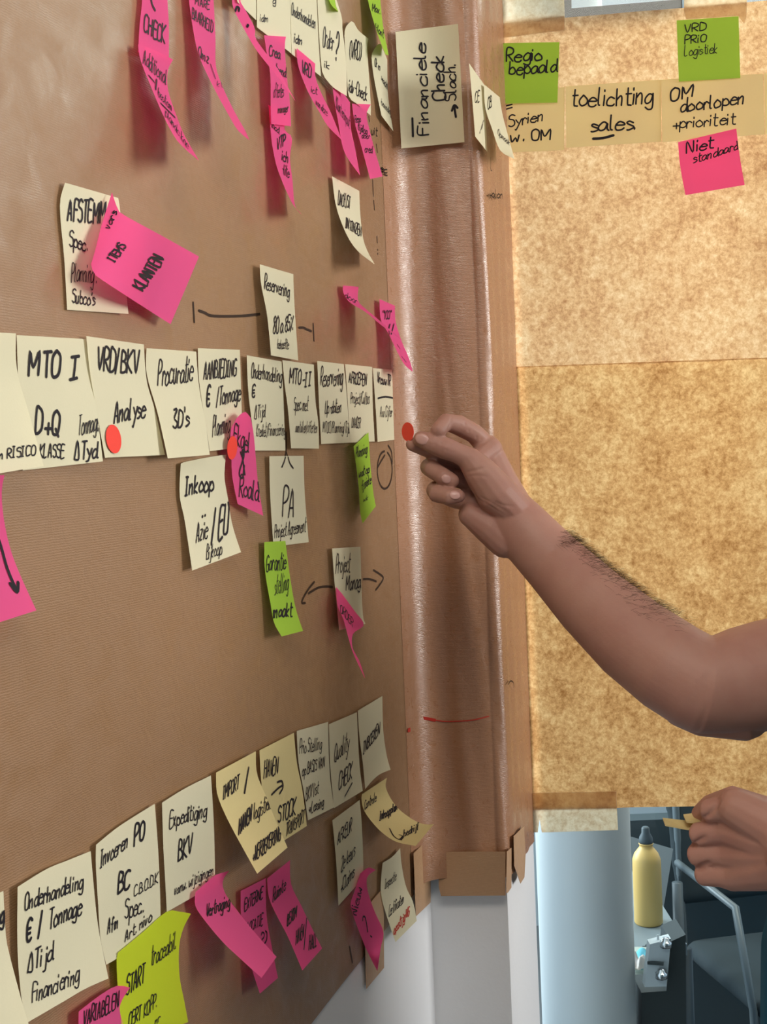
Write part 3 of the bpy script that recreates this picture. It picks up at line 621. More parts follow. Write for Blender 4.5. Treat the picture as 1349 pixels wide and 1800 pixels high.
N_('L', 'p', [(633.6, 1535.5), (623.8, 1566), (617, 1586), (619, 1602), (640, 1659), (663, 1706)], [(660.8, 1529.4), (646.7, 1540), (645, 1555), (650, 1578), (661, 1607), (674.4, 1638), (669.5, 1667), (664, 1706)], 8.5, 'pink note with a question mark and a hooked top, lower right of the left paper', [('Nieuw', 626, 1608, 637, 1560, 12, (-.9, -.35))], 1.8, top=[(648, 1525)], group=G4, mode='flat', lift=lambda u, v: 0.010 * abs(v - .25) + 0.012 * v * u, nv=26, strokes=[[(637, 1618), (638, 1611), (642, 1614), (646, 1638)], [(651, 1645), (653, 1647)]])
N_('L', 'p', [(423.4, 1566), (424, 1610), (432, 1655), (444, 1706), (457, 1746.7)], [(467.7, 1543.6), (469, 1610), (480, 1674), (489, 1719)], 5.5, 'pink note in the middle of three at the bottom, partly covered by its neighbour', [('EXTERNE', 429, 1602, 461, 1578, 20), ('LOCATIE', 434, 1640, 461, 1625, 19), ('?)', 458, 1658, 468, 1657, 20)], 2.0, group=G4)
N_('L', 'p', [(344, 1568), (343, 1590), (354, 1610), (390, 1654), (430, 1692), (460, 1719)], [(403, 1531), (392, 1548), (396, 1570), (420, 1604), (454, 1646), (486.5, 1682)], 9, 'pink note curling widely, leftmost of three pink notes at the bottom', [('Vertraging', 362, 1613, 403, 1594, 24)], 2.2, top=[(375, 1541), (388, 1535)], group=G4, nv=24, nu=12)
N_('L', 'p', [(470, 1544), (473, 1578), (488, 1612), (506, 1646), (531.7, 1706)], [(510, 1512), (512, 1554), (530, 1592), (547, 1628), (566.5, 1667)], 7, 'pink note leaning right, rightmost of three pink notes at the bottom', [('Ruimte', 479, 1586, 501, 1563, 23), ('BEXIM', 504, 1628, 521, 1611, 21), ('HAVEN', 519, 1662, 533, 1647, 24), ('/', 534, 1664, 536, 1663, 50), ('HALL', 542, 1672, 556, 1661, 25)], 2.0, group=G4)
N_('L', 'p', [(138.5, 1778), (139, 1810), (150, 1880)], [(229, 1736), (213.5, 1760.7), (212, 1784.6), (235, 1860)], 7.5, 'pink note at the bottom edge overlapping the lime note', [('VARIABELEN', 146, 1803, 208, 1770, 28)], 2.4, top=[(175, 1750), (205, 1733)], group=G4)
N_('L', 'l', [(207.6, 1674.6), (205, 1686), (206.7, 1730), (213.5, 1800), (225, 1870)], [(336, 1606), (322.7, 1631), (315, 1665), (315.8, 1716), (324, 1759), (331, 1796.5)], 6.5, 'lime yellow-green note at the bottom edge', [('START', 221, 1750, 253, 1727, 34), ('traceabil.', 265, 1698, 309, 1667, 34), ('CERT', 225, 1806, 247, 1790, 24), ('KOPP.', 252, 1790, 275, 1770, 26), ('nr', 272, 1801, 281, 1794, 14)], 2.5, top=[(252, 1638), (292, 1603), (312, 1602)], bot=[(300, 1812)], group=G4, nu=14)
# --- pillar and its side
N_('P', 'c', [(695.6, 56), (706, 261)], [(805.7, 42), (816.8, 250)], 20, 'large cream note on the pillar front, written sideways', [('Financiele', 754.5, 236, 748, 76, 20, (-1, 0.02)), ('Check', 784, 176, 779, 96, 22, (-1, .02)), ('Slach.', 803, 176, 801, 111, 19, (-1, .02))], 2.9, mode='flat', strokes=[[(725, 208), (726, 240)], [(802, 206), (799, 187)], [(795, 195), (799, 185), (805, 190)]], lift=lambda u, v: .026 * (1 - u) ** 2.2)
N_('S', 'c', [(825, 111), (831, 180), (835.7, 240)], [(851, 148), (854, 200), (857, 267)], 7, 'narrow cream note on the pillar side, left of two', [('CE', 835, 180, 842, 178, 20), ('ver', 843, 236, 850, 216, 9)], 1.4)
N_('S', 'c', [(851, 148), (853.5, 189), (866, 228), (880, 264.6), (904, 279)], [(879, 171), (883.5, 200), (894, 240), (905, 280)], 10, 'cream note on the pillar side curling over the window paper, right of two', [('OB', 857, 191, 864, 189, 20), ('Opmaak', 875, 237, 896, 256, 10)], 1.4)
# --- window notes
N_('W', 'w', [(883, 165), (883, 269)], [(993, 153), (992, 264)], 7, 'cream note on the window paper half hidden by the left green note', [('=', 888, 197, 903, 193, 18), ('Syrien', 894, 223, 956, 212, 20), ('w. OM', 898, 249, 969, 246, 20)], 3.4, mode='flat', group=GWN)
N_('W', 'w', [(994.6, 152), (996, 260)], [(1163, 140), (1163, 249)], 8, 'wide cream note in the centre of the window row with two words', [('toelichting', 1006, 188, 1148, 182, 31), ('sales.', 1039, 231, 1120, 227, 26)], 3.6, mode='flat', group=GWN, strokes=[[(1043, 244), (1060, 243), (1079, 238)]])
N_('W', 'w', [(1163, 140), (1165, 250)], [(1342, 129.5), (1345, 236)], 9, 'wide cream note between the right green note and the pink note on the window', [('OM', 1180, 179, 1220, 169, 22), ('doorlopen', 1197, 198, 1308, 182, 24), ('+prioriteit', 1181, 227, 1293, 218, 20)], 3.6, mode='flat', group=GWN)
N_('W', 'w', [(1343, 129), (1346, 236)], [(1500, 119), (1503, 228)], 7, 'cream note cut by the right edge of the picture', [], 3.4, mode='flat', group=GWN)
N_('W', 'g', [(879.6, 76), (878, 182.4)], [(984, 74), (982, 130), (980.3, 180.3)], 10, 'green note on the window paper next to the pillar', [('Regio', 891, 109, 953, 106, 23), ('bepaald', 896, 132, 979, 125, 23)], 3.6, mode='flat', group=GWN)
N_('W', 'g', [(1190, 36), (1194, 143.5)], [(1299, 28.5), (1302, 137)], 11, 'green note at the top right of the window paper', [('VRD', 1204, 57, 1241, 53, 14), ('PRiO', 1204, 78, 1241, 73, 14), ('Logistiek', 1204, 98, 1262, 93, 17)], 3.0, mode='flat', group=GWN)
N_('W', 'p', [(1192.6, 250), (1196, 290), (1205.5, 343)], [(1295, 226), (1301, 275), (1309.7, 325)], 11, 'pink note below the wide cream notes on the window', [('Niet', 1207, 269, 1254, 260, 20), ('standaard', 1220, 287, 1298, 263, 16)], 3.6, mode='flat', group=GWN)
# --- red dot stickers
def dot(nt_, px, py, r, label):
    u, v = nt_.inv(px, py); c = nt_.S(u, v); n = nt_.N(u, v); a = n.cross(ZA).normalized(); b = n.cross(a)
    c = PL['L'](px, py, c.x) + n * 0.0009
    m = MB(); k = 36; ring = [c + (a * math.cos(t) + b * math.sin(t)) * r for t in [2 * math.pi * i / k for i in range(k)]]
    m.add([c + n * 0.0002] + [p + n * 0.0002 for p in ring] + ring, [(0, 1 + i, 1 + (i + 1) % k) for i in range(k)] + [(1 + i, 1 + k + i, 1 + k + (i + 1) % k, 1 + (i + 1) % k) for i in range(k)])
    o = m.build('dot_sticker', DOTRED); rebase(o, c); tag(o, label, 'sticker', 'round red dot stickers')
dot(NM2, 197.5, 772, 0.0092, 'round red dot sticker on the third note of the middle row')
dot(NPK, 406.5, 787, 0.0090, 'darker red dot sticker on the left edge of the two-name pink note')
# --- marker lines on the kraft sheets
def marks(plane, h, sts, name, m, w, parent, texts=()):
    n = PN[plane]; o = None
    def hug(x, y):
        p = PL[plane](x, y, h)
        for _ in range(4):
            if plane == 'L': hh_ = hL(p.y, p.z) + 0.0004 + (0.0014 if p.y > y0p else 0)
            elif plane == 'P': hh_ = hP(p.x) + 0.0020
            else: hh_ = h
            p = PL[plane](x, y, hh_)
        return p
    for st in [cr(s_, 5) for s_ in sts]:
        mb = MB(); P = [hug(x, y) for x, y in st]; ribbon(mb, P, [n] * len(P), w)
        if mb.v: o = mb.build(name, m, parent)
    for t in texts:
        mb = MB()
        for st in layout(*t): P = [hug(x, y) for x, y in st]; ribbon(mb, P, [n] * len(P), w)
        o = mb.build('handwriting', m, parent)
    return o
ell = [(677 + 13 * math.cos(a), 826 + 33 * math.sin(a)) for a in [i * 0.42 - 1.2 for i in range(15)]]
marks('L', 0.0048, [[(340, 532), (342, 566)], [(350, 546), (361, 550), (372, 555), (400, 556), (430, 555), (457, 552)], [(526, 576), (534, 576), (540, 579), (548, 582)], [(551, 569), (552.5, 599)],
    [(585, 1032), (575, 1031), (560, 1033), (543, 1043)], [(553, 1023), (541, 1038), (531, 1058), (537, 1060)], [(639, 1018), (650, 1018), (662, 1022)], [(657, 1002), (672, 1012), (674, 1018), (668, 1028), (661, 1037)],
    ell, [(683, 783), (689, 795), (690, 815)], [(664, 822), (672, 808), (677, 800)], [(615, 1664), (618, 1680), (620, 1692)]], 'marker_line', BROWNINK, 0.0022, sheet)
marks('P', 0.0182, [[(655.7, 316), (657, 345)], [(657.5, 352), (659, 369)], [(663, 415), (664, 427)], [(664.5, 438), (664.6, 440)], [(664.6, 445), (664.7, 447)]][:0] + [[(735, 1262), (750, 1263), (765, 1266)]], 'marker_line', REDINK, 0.0035, psheet)
marks('P', 0.0182, [[(762, 1265), (780, 1268), (800, 1268)], [(800, 1268), (830, 1266), (860, 1259)]], 'marker_line', REDINK, 0.0012, psheet)
marks('L', 0.0050, [[(655.7, 316), (657, 345)], [(657.5, 352), (659, 369)], [(663, 415), (664, 427)], [(664.5, 438), (664.6, 440)], [(664.6, 445), (664.7, 447)], [(649, 204), (650, 214)], [(662, 253), (664, 268)]], 'marker_line', BROWNINK, 0.0014, sheet, [('uit', 653, 236, 664, 239, 14), ('eg', 669, 300, 682, 305, 12)])
marks('L', 0.0055, [[(718, 1284), (723, 1282), (728, 1279)]], 'marker_line', REDINK, 0.0045, sheet)
marks('L', 0.0088, [[(503, 760), (504, 785), (502, 801)], [(503.5, 794), (505.5, 801)]], 'marker_line', BROWNINK, 0.0020, sheet)
marks('S', 0.0082, [[(863, 277), (863, 297), (865, 300)], [(894, 1203), (898, 1197), (903, 1200), (904, 1208)]], 'marker_line', BROWNINK, 0.0016, psheet, [('+plan', 860, 346, 884, 349, 14)])
# ------------------------------------------------------------------ person at the right, facing left
SKIN = mat('skin', (0.50, 0.275, 0.205), 0.5, 0.35)
_b = SKIN.node_tree.nodes['Principled BSDF']; _co = objco(SKIN)
_c = mixc(SKIN, noise(SKIN, _co, 28, 3, 0.6), (0.38, 0.175, 0.140), (0.49, 0.285, 0.220))
lk(SKIN, mixc(SKIN, noise(SKIN, _co, 700, 2), _c, (0.44, 0.22, 0.16)) if False else _c, _b.inputs['Base Color'])
bump(SKIN, noise(SKIN, _co, 520, 4, 0.7), 0.25, 0.0006)
_b.inputs['Subsurface Weight'].default_value = 0.12; _b.inputs['Subsurface Radius'].default_value = (0.012, 0.004, 0.002); _b.inputs['Subsurface Scale'].default_value = 0.5
NAIL = mat('finger_nail', (0.62, 0.36, 0.32), 0.28, 0.5)
HAIR = mat('dark_brown_hair', (0.045, 0.024, 0.015), 0.5, 0.3)
TEAL = mat('teal_cotton_shirt', (0.004, 0.10, 0.17), 0.85, 0.15)
bump(TEAL, noise(TEAL, objco(TEAL), 700, 3), 0.4, 0.001)
DENIM = mat('dark_blue_trousers', (0.015, 0.025, 0.05), 0.85, 0.15)
SHOE = mat('black_leather_shoes', (0.02, 0.02, 0.02), 0.45, 0.4)
th = math.atan2(-ray(W / 2, 820).x, ray(W / 2, 820).y)
RH = Vector((math.cos(th), math.sin(th), 0)); FH = Vector((-math.sin(th), math.cos(th), 0))
def CW(X, Z, z): p = EYE + RH * X + FH * Z; return Vector((p.x, p.y, z))
root = thing('person', 'person in a teal shirt reaching in from the right to place a red dot sticker', 'person', CW(.50, 1.04, 0))
def PP(l): return [PZ(x, y, z) for x, y, z in l]
MM = 0.001
arm = MB()
# right forearm (reaching arm): wrist -> elbow -> upper arm -> shoulder
shR = CW(.535, 1.215, 1.50); elR = PZ(1243, 1205, 1.15)
arm.chain(PP([(893, 905, 1.247), (912, 924, 1.243), (940, 953, 1.238), (975, 990, 1.23), (1038, 1055, 1.205), (1112, 1122, 1.18), (1180, 1172, 1.16), (1232, 1203, 1.15)]),
          [.0265, .0275, .0285, .0300, .0345, .0390, .0415, .0420], 44)
arm.chain(PP([(1180, 1176, 1.16), (1240, 1203, 1.15), (1300, 1196, 1.155), (1349, 1187, 1.16), (1430, 1172, 1.17)]) + [shR], [.040, .0430, .0460, .0485, .050, .056], 44)
arm.ball(PZ(1218, 1262, 1.158), .0125)
arm.chain(PP([(1195, 1250, 1.165), (1225, 1262, 1.16), (1300, 1245, 1.16)]), [.014, .016, .030], 12)
# palm: four metacarpals
wr = PZ(905, 915, 1.245)
MCP = dict(i=PZ(858, 787, 1.252), m=PZ(846, 815, 1.256), r=PZ(838, 850, 1.255), p=PZ(832, 884, 1.248))
for k, r in (('i', .0125), ('m', .0125), ('r', .0120), ('p', .0115)):
    arm.chain([wr.lerp(PZ(900, 905, 1.25), .5), wr.lerp(MCP[k], .55), MCP[k]], [.024, .0165, r], 14)
arm.chain(PP([(888, 950, 1.240), (860, 925, 1.240), (828, 905, 1.240)]), [.017, .0165, .012], 14)      # hypothenar
arm.chain(PP([(905, 900, 1.236), (872, 866, 1.228), (845, 830, 1.224), (826, 808, 1.222)]), [.018, .0195, .0160, .0118], 14)  # thenar
arm.chain(PP([(862, 790, 1.247), (842, 806, 1.236)]), [.012, .010], 12)                                 # web
arm.chain(PP([(826, 807, 1.222), (804, 796, 1.220), (783, 788, 1.219), (760, 779, 1.220), (741, 772, 1.221)]), [.0108, .0096, .0104, .0098, .0078], 14)  # thumb
arm.chain([MCP['i']] + PP([(834, 762, 1.243), (806, 747, 1.236), (784, 742, 1.226), (771, 756, 1.217)]), [.0105, .0095, .0098, .0085, .0075], 14)  # index
arm.chain([MCP['m']] + PP([(815, 808, 1.252), (775, 796, 1.248), (745, 787, 1.238), (726, 781, 1.231)]), [.0105, .0090, .0090, .0078, .0068], 14)  # middle
arm.chain([MCP['r']] + PP([(795, 838, 1.258), (755, 821, 1.248)]), [.0100, .0090, .0088], 14)
arm.chain(PP([(755, 821, 1.248), (760, 825, 1.234), (780, 838, 1.226), (795, 845, 1.226)]), [.0088, .0086, .0082, .0070], 14)  # ring
arm.chain([MCP['p']] + PP([(795, 876, 1.252), (766, 861, 1.242)]), [.0098, .0088, .0085], 14)
arm.chain(PP([(765, 862, 1.242), (768, 868, 1.230), (790, 873, 1.222), (806, 872, 1.222)]), [.0085, .0084, .0080, .0066], 14)  # pinky
# left arm and fist
shL = CW(.535, .86, 1.46); elL = CW(.52, .84, 1.24); wL = PZ(1415, 1500, 0.965)
arm.chain([shL, elL], [.054, .043], 18); arm.chain([elL, elL.lerp(wL, .4), wL], [.043, .040, .030], 18)
kn = [(1296, 1420, .990), (1288, 1460, 1.0), (1286, 1500, 1.005), (1290, 1538, 1.005)]
for (x, y, z), r in zip(kn, (.0150, .0140, .0135, .0125)):
    arm.chain([wL, PZ((x + 1415) / 2, y * .6 + 1500 * .4, (z + .965) / 2), PZ(x, y, z)], [.027, .0185, r], 14)
for (a, b, c) in (((1296, 1420, .990), (1249, 1424, 1.0), (1262, 1440, 1.03)), ((1288, 1460, 1.0), (1228, 1466, 1.008), (1250, 1468, 1.04)),
                  ((1286, 1500, 1.005), (1224, 1502, 1.012), (1250, 1503, 1.04)), ((1290, 1538, 1.005), (1238, 1537, 1.012), (1258, 1538, 1.04))):
    arm.chain(PP([a, ((a[0] + b[0]) / 2, (a[1] + b[1]) / 2, (a[2] + b[2]) / 2), b, ((b[0] + 4), (b[1] + c[1]) / 2, b[2] + .012), c]), [.0125, .0094, .0089, .0086, .0082], 14)
arm.chain(PP([(1340, 1440, .985), (1285, 1412, 1.0), (1252, 1420, 1.02), (1236, 1432, 1.03)]), [.018, .0135, .0105, .0090], 14)  # thumb folded on top
body = remesh(arm, 'body', SKIN, 0.0012, 6, None)
def creases(o, lines):
    import numpy as np
    me = o.data; n = len(me.vertices); co = np.empty(n * 3); me.vertices.foreach_get('co', co); co = co.reshape(-1, 3)
    no = np.empty(n * 3); me.vertices.foreach_get('normal', no); no = no.reshape(-1, 3); disp = np.zeros(n)
    for dep, wd_, pts in lines:
        P = []
        for x, y in [q for q in cr(pts, 8)]:
            ok, loc, nr, fi = o.ray_cast(EYE, ray(x, y).normalized())
            if ok: P.append(tuple(loc))
        for k, p in enumerate(P):
            d2 = ((co - np.array(p)) ** 2).sum(1); f = math.sin(math.pi * (k + .7) / (len(P) + .4))
            disp = np.maximum(disp, dep * f * np.exp(-d2 / wd_ ** 2))
    co -= no * disp[:, None]; me.vertices.foreach_set('co', co.ravel()); me.update()
creases(body, [(.0009, .0013, [(818, 831), (835, 827), (853, 822)]), (.0007, .0012, [(822, 838), (840, 836), (856, 838)]),
    (.0009, .0013, [(843, 873), (865, 884), (895, 902)]), (.0007, .0012, [(862, 878), (885, 888), (905, 890)]), (.0007, .0012, [(848, 880), (868, 893), (888, 906)]),
    (.0010, .0013, [(794, 732), (791, 748), (784, 762)]), (.0014, .0018, [(814, 832), (820, 852), (836, 872), (850, 884)]),
    (.0009, .0013, [(773, 887), (783, 903)]), (.0008, .0013, [(798, 890), (792, 912)]), (.0006, .0011, [(765, 781), (775, 793)]), (.0006, .0011, [(776, 779), (785, 791)]),
    (.0007, .0013, [(818, 745), (824, 757)]), (.0008, .0014, [(838, 768), (830, 780)]), (.0007, .0013, [(846, 772), (840, 786)]),
    (.0030, .0022, [(1206, 1486), (1222, 1484), (1241, 1470)]), (.0030, .0022, [(1216, 1526), (1230, 1524), (1247, 1516)]), (.0026, .0022, [(1226, 1442), (1244, 1434), (1268, 1404)])])
tor = MB()
hip = CW(.52, 1.04, .95)
tor.chain([hip, CW(.50, 1.04, 1.15), CW(.51, 1.04, 1.36), CW(.53, 1.04, 1.48)], [.13, .13, .14, .10], 20)
tor.chain([shR, CW(.53, 1.04, 1.49), shL], [.055, .075, .054], 18)
tor.chain([CW(.53, 1.04, 1.48), CW(.50, 1.04, 1.62)], [.060, .055], 18)
tor.ball(CW(.485, 1.04, 1.71), (.088, .074, .118), 18, Matrix(((RH.x, FH.x, 0), (RH.y, FH.y, 0), (0, 0, 1))))
tor.ball(CW(.455, 1.04, 1.655), (.055, .052, .050), 14)
tor.chain([CW(.402, 1.04, 1.728), CW(.388, 1.04, 1.694)], [.008, .0105], 10); tor.ball(CW(.425, 1.04, 1.615), (.024, .03, .022), 12)
for s in (-1, 1): tor.chain([CW(.402, 1.04 + s * .018, 1.742), CW(.412, 1.04 + s * .046, 1.742)], [.007, .007], 8)
tor.ball(CW(.412, 1.04, 1.655), (.012, .024, .006), 10); tor.ball(CW(.412, 1.04, 1.645), (.012, .022, .006), 10)
for s in (-1, 1):
    tor.ball(CW(.50, 1.04 + s * .076, 1.70), (.018, .008, .030), 10)
    tor.chain([CW(.52, 1.04 + s * .09, .95), CW(.52, 1.04 + s * .10, .50), CW(.54, 1.04 + s * .10, .08)], [.085, .058, .042], 16)
    tor.chain([CW(.56, 1.04 + s * .10, .045), CW(.40, 1.04 + s * .11, .035)], [.035, .03], 12)
tb = remesh(tor, 'torso', SKIN, 0.0045, 2, None)
bm_ = bmesh.new(); bm_.from_mesh(body.data); bm_.from_mesh(tb.data); me_ = bpy.data.meshes.new('body'); bm_.to_mesh(me_); bm_.free()
me_.materials.append(SKIN); me_.shade_smooth(); body.data = me_; bpy.data.objects.remove(tb)
def child(o):
    o.parent = root; o.matrix_parent_inverse = Matrix.Translation(-root.location); return o
child(body)
for s in (-1, 1):
    e = MB().ball(CW(.4135, 1.04 + s * .032, 1.724), .0105).build('eye', mat('eye_white', (.7, .7, .68), .2, .5), None, True); child(e)
for s in (-1, 1): child(MB().ball(CW(.4045, 1.04 + s * .033, 1.724), .0045).build('iris', HAIR, None, True))
child(MB().chain([CW(.409, 1.020, 1.650), CW(.4005, 1.04, 1.651), CW(.409, 1.060, 1.650)], [.003, .0045, .003], 8).build('lips', mat('lips', (.42, .16, .13), .5, .3), None, True))
hr = MB(); hr.ball(CW(.505, 1.04, 1.745), (.092, .083, .098), 18, Matrix(((RH.x, FH.x, 0), (RH.y, FH.y, 0), (0, 0, 1))))
child(hr.build('hair', HAIR, None, True))
sh = MB()
sh.chain([CW(.50, 1.04, .93), CW(.475, 1.04, 1.10), CW(.474, 1.04, 1.25), CW(.49, 1.04, 1.38), CW(.53, 1.04, 1.47)], [.16, .190, .182, .160, .110], 24)
sh.chain([CW(.53, 1.04, 1.49), shR.lerp(CW(.53, 1.04, 1.49), .2), shR.lerp(elR, .05), shR.lerp(elR, .42)], [.085, .080, .070, .064], 20)
sh.chain([CW(.53, 1.04, 1.49), shL.lerp(CW(.53, 1.04, 1.49), .2), shL.lerp(elL, .05), shL.lerp(elL, .55)], [.085, .078, .068, .062], 20)
sh.ball(shL, .076, 16); sh.ball(shR, .074, 16)
child(remesh(sh, 'shirt', TEAL, 0.006, 4))
tr_ = MB()
tr_.chain([CW(.52, 1.0, 1.0), CW(.52, 1.08, 1.0)], [.13, .13], 16)
for s in (-1, 1): tr_.chain([CW(.52, 1.04 + s * .08, .95), CW(.52, 1.04 + s * .10, .50), CW(.54, 1.04 + s * .10, .10)], [.105, .078, .064], 18)
child(remesh(tr_, 'trousers', DENIM, 0.009, 3))
for s in (-1, 1):
    q = MB().chain([CW(.57, 1.04 + s * .10, .05), CW(.48, 1.04 + s * .105, .048), CW(.37, 1.04 + s * .115, .04)], [.048, .046, .038], 14); child(remesh(q, 'shoe', SHOE, .008, 2))
# nails
dg = bpy.context.evaluated_depsgraph_get()
def nail(px, py, ax, w, l, z0=1.25):
    o_ = EYE; d_ = ray(px, py).normalized(); ok, loc, nr, fi = body.ray_cast(EYE, d_)
    if not ok: return
    a = (PZ(px + ax[0], py + ax[1], 1.0) - PZ(px, py, 1.0)); a = (a - nr * a.dot(nr)).normalized(); b = nr.cross(a)
    m = Matrix((a, b, nr)).transposed()
    q = MB().ball(loc - nr * 0.0006, (l, w, 0.0016), 16, m).build('finger_nail', NAIL, None, True); child(q)
nail(742, 772, (-1, -.35), .0052, .0068)
nail(785, 842, (1, .6), .0042, .0052)
nail(800, 870, (1, .1), .0042, .0056)
# forearm hair
hv = MB(); random.seed(3)
axis = PP([(950, 962, 1.236), (975, 990, 1.23), (1038, 1055, 1.205), (1112, 1122, 1.18), (1180, 1172, 1.16)])
for i in range(1300):
    t = (0.15 + 3.7 * random.betavariate(1.8, 1.8)); k = min(int(t), 3); c = axis[k].lerp(axis[k + 1], t - k); ax = (axis[k + 1] - axis[k]).normalized()
    upv = (ZA * 0.75 + RH * 0.65 + FH * random.gauss(-.15, .75)).normalized(); upv = (upv - ax * upv.dot(ax)).normalized()
    ok, loc, nr, fi = body.ray_cast(c + upv * 0.09, -upv)
    if not ok: continue
    L_ = random.uniform(.008, .017); d1 = (ax * random.uniform(.3, 1.1) + nr * random.uniform(.35, .9) + RH * random.uniform(-.3, .3)).normalized()
    p1 = loc + d1 * L_ * .5; p2 = p1 + (d1 + ax * .7 - nr * .25).normalized() * L_ * .5
    sd = d1.cross(ray(1000, 1000).normalized()).normalized() * 0.000075
    hv.add([loc - sd, loc + sd, p1 - sd * .8, p1 + sd * .8, p2], [(0, 1, 3, 2), (2, 3, 4)])
q = child(hv.build('arm_hair', HAIR)); q['kind'] = 'stuff'
# the red dot held between thumb and middle finger, and two notes in the fist
c0 = PZ(717, 759, 1.2275); nrm = (EYE - c0).normalized() * .62 - RH * .78 ; nrm.normalize(); a_ = nrm.cross(ZA).normalized(); b_ = nrm.cross(a_)
m = MB(); k = 36; rg = [c0 + (a_ * math.cos(2 * math.pi * i / k) + b_ * math.sin(2 * math.pi * i / k)) * .0088 for i in range(k)]
m.add(rg + [p - nrm * .0003 for p in rg], [tuple(range(k)), tuple(range(k, 2 * k))[::-1]] + [(i, k + i, k + (i + 1) % k, (i + 1) % k) for i in range(k)])
o = m.build('dot_sticker', mat('bright_red_dot', (0.95, 0.09, 0.05), .45, .3)); rebase(o, c0); tag(o, 'bright red dot sticker held between thumb and finger', 'sticker', 'round red dot stickers')
def held(pts, z, label):
    p = [PZ(x, y, z + dz) for x, y, dz in pts]; n = len(p); up = ZA * .0012
    vs = p + [q + up for q in p]
    o = obj('sticky_note', vs, [tuple(range(n)), tuple(range(n, 2 * n))[::-1]] + [(i, n + i, n + (i + 1) % n, (i + 1) % n) for i in range(n)], YELLOW); rebase(o, p[0]); tag(o, label, 'sticky note', 'yellow notes held in the lower hand')
held([(1165.5, 1440, 0), (1208, 1445, -.002), (1262, 1450, .0), (1264, 1466, -.012), (1208, 1459, -.012), (1170, 1452, -.012)], 1.035, 'yellow note sticking out furthest from the fist at the right')
held([(1202, 1434, 0), (1226, 1431, 0), (1258, 1432, 0), (1262, 1452, -.012), (1207, 1446, -.010)], 1.030, 'upper shorter yellow note held against the fist at the right')
# ------------------------------------------------------------------ room behind the glass
def cz(px, py, Z): return PZ(px, py, Z)
def uprightbox(name, px0, px1, Z0, Z1, z0, z1, m, parent=None):
    X0, X1 = (px0 - W / 2) / F * Z0, (px1 - W / 2) / F * Z0
    b = MB(); vs = []
    for X in (X0, X1):
        for Z in (Z0, Z1):
            for z in (z0, z1): vs.append(CW(X, Z, z))
    b.add(vs, [(0, 1, 3, 2), (4, 6, 7, 5), (0, 4, 5, 1), (2, 3, 7, 6), (0, 2, 6, 4), (1, 5, 7, 3)]); return b.build(name, m, parent)
def zat(px, py, Z): return PZ(px, py, Z).z
NW = mat('pale_grey_far_wall', (0.42, 0.47, 0.50), 0.8, 0.2)
colm = mat('white_round_column_paint', (0.78, 0.80, 0.80), 0.6, 0.3); bump(colm, noise(colm, objco(colm), 200, 3), .1, .001)
cc = CW((1001 - W / 2) / F * 2.0, 2.0, 0)
struct(MB().lathe([(.072, 0), (.0725, 1.4), (.072, CEIL)], cc, 48).build('trim_1', colm, None, True))
# shell of the next room
struct(MB().box((-2.5, Y3 + 0.5, CEIL), (3.7, 6.5, CEIL + .1)).build('ceiling', CEILM))
dkw = mat('dark_slate_partition', (0.060, 0.078, 0.086), 0.8, 0.2); bump(dkw, noise(dkw, objco(dkw), 60, 3), .2, .002)
lgw = mat('blue_grey_panel', (0.16, 0.19, 0.21), 0.7, 0.2)
part_ = uprightbox('room_divider', 1085, 1500, 3.30, 3.36, 0.0, zat(1200, 1446, 3.3), dkw); tag(part_, 'low dark slate room divider behind the window glass', 'divider')
# pale leaning board
P4 = [PZ(1080, 1462, 3.10), PZ(1184, 1492, 3.12), PZ(1160, 1640, 3.0), PZ(1078, 1645, 3.0)]
nb = (P4[1] - P4[0]).cross(P4[3] - P4[0]).normalized() * .02
o = obj('display_board', P4 + [p + nb for p in P4], [(0, 1, 2, 3), (7, 6, 5, 4), (0, 4, 5, 1), (1, 5, 6, 2), (2, 6, 7, 3), (3, 7, 4, 0)], lgw); rebase(o, P4[3]); tag(o, 'pale blue-grey board leaning behind the yellow bottle', 'board')
# table
TG = mat('grey_table_laminate', (0.20, 0.235, 0.25), 0.5, 0.4); DK = mat('black_flight_case_shell', (0.030, 0.040, 0.043), 0.55, 0.4); DG = mat('dark_grey_plastic', (0.06, 0.075, 0.085), 0.5, 0.4)
tz = zat(1110, 1636, 2.62); 
tb_ = thing('side_table', 'grey side table with the yellow bottle behind the glass', 'table', CW(.50, 2.4, 0))
def ch(o, r): o.parent = r; o.matrix_parent_inverse = Matrix.Translation(-r.location); return o
ch(uprightbox('tabletop', 1040, 1180, 2.50, 2.95, tz - .022, tz, TG), tb_)
ch(uprightbox('modesty_panel', 1045, 1175, 2.52, 2.535, tz - .20, tz - .022, DG), tb_)
for X_, Z_ in ((.41, 2.53), (.55, 2.53), (.45, 2.92), (.62, 2.92)):
    ch(MB().chain([CW(X_, Z_, 0.004), CW(X_, Z_, tz - .02)], [.012, .012], 12, False).build('leg', DG, None, True), tb_)
tz2 = zat(1110, 1725, 2.25)
t2 = thing('serving_trolley', 'lower grey trolley carrying crumpled cloths behind the glass', 'trolley', CW(.43, 2.2, 0))
ch(uprightbox('tray_top', 1064, 1150, 2.12, 2.44, tz2 - .02, tz2, TG), t2)
for X_, Z_ in ((.372, 2.13), (.425, 2.13), (.39, 2.42), (.46, 2.42)):
    ch(MB().chain([CW(X_, Z_, 0.004), CW(X_, Z_, tz2 - .018)], [.01, .01], 10, False).build('leg', DG, None, True), t2)
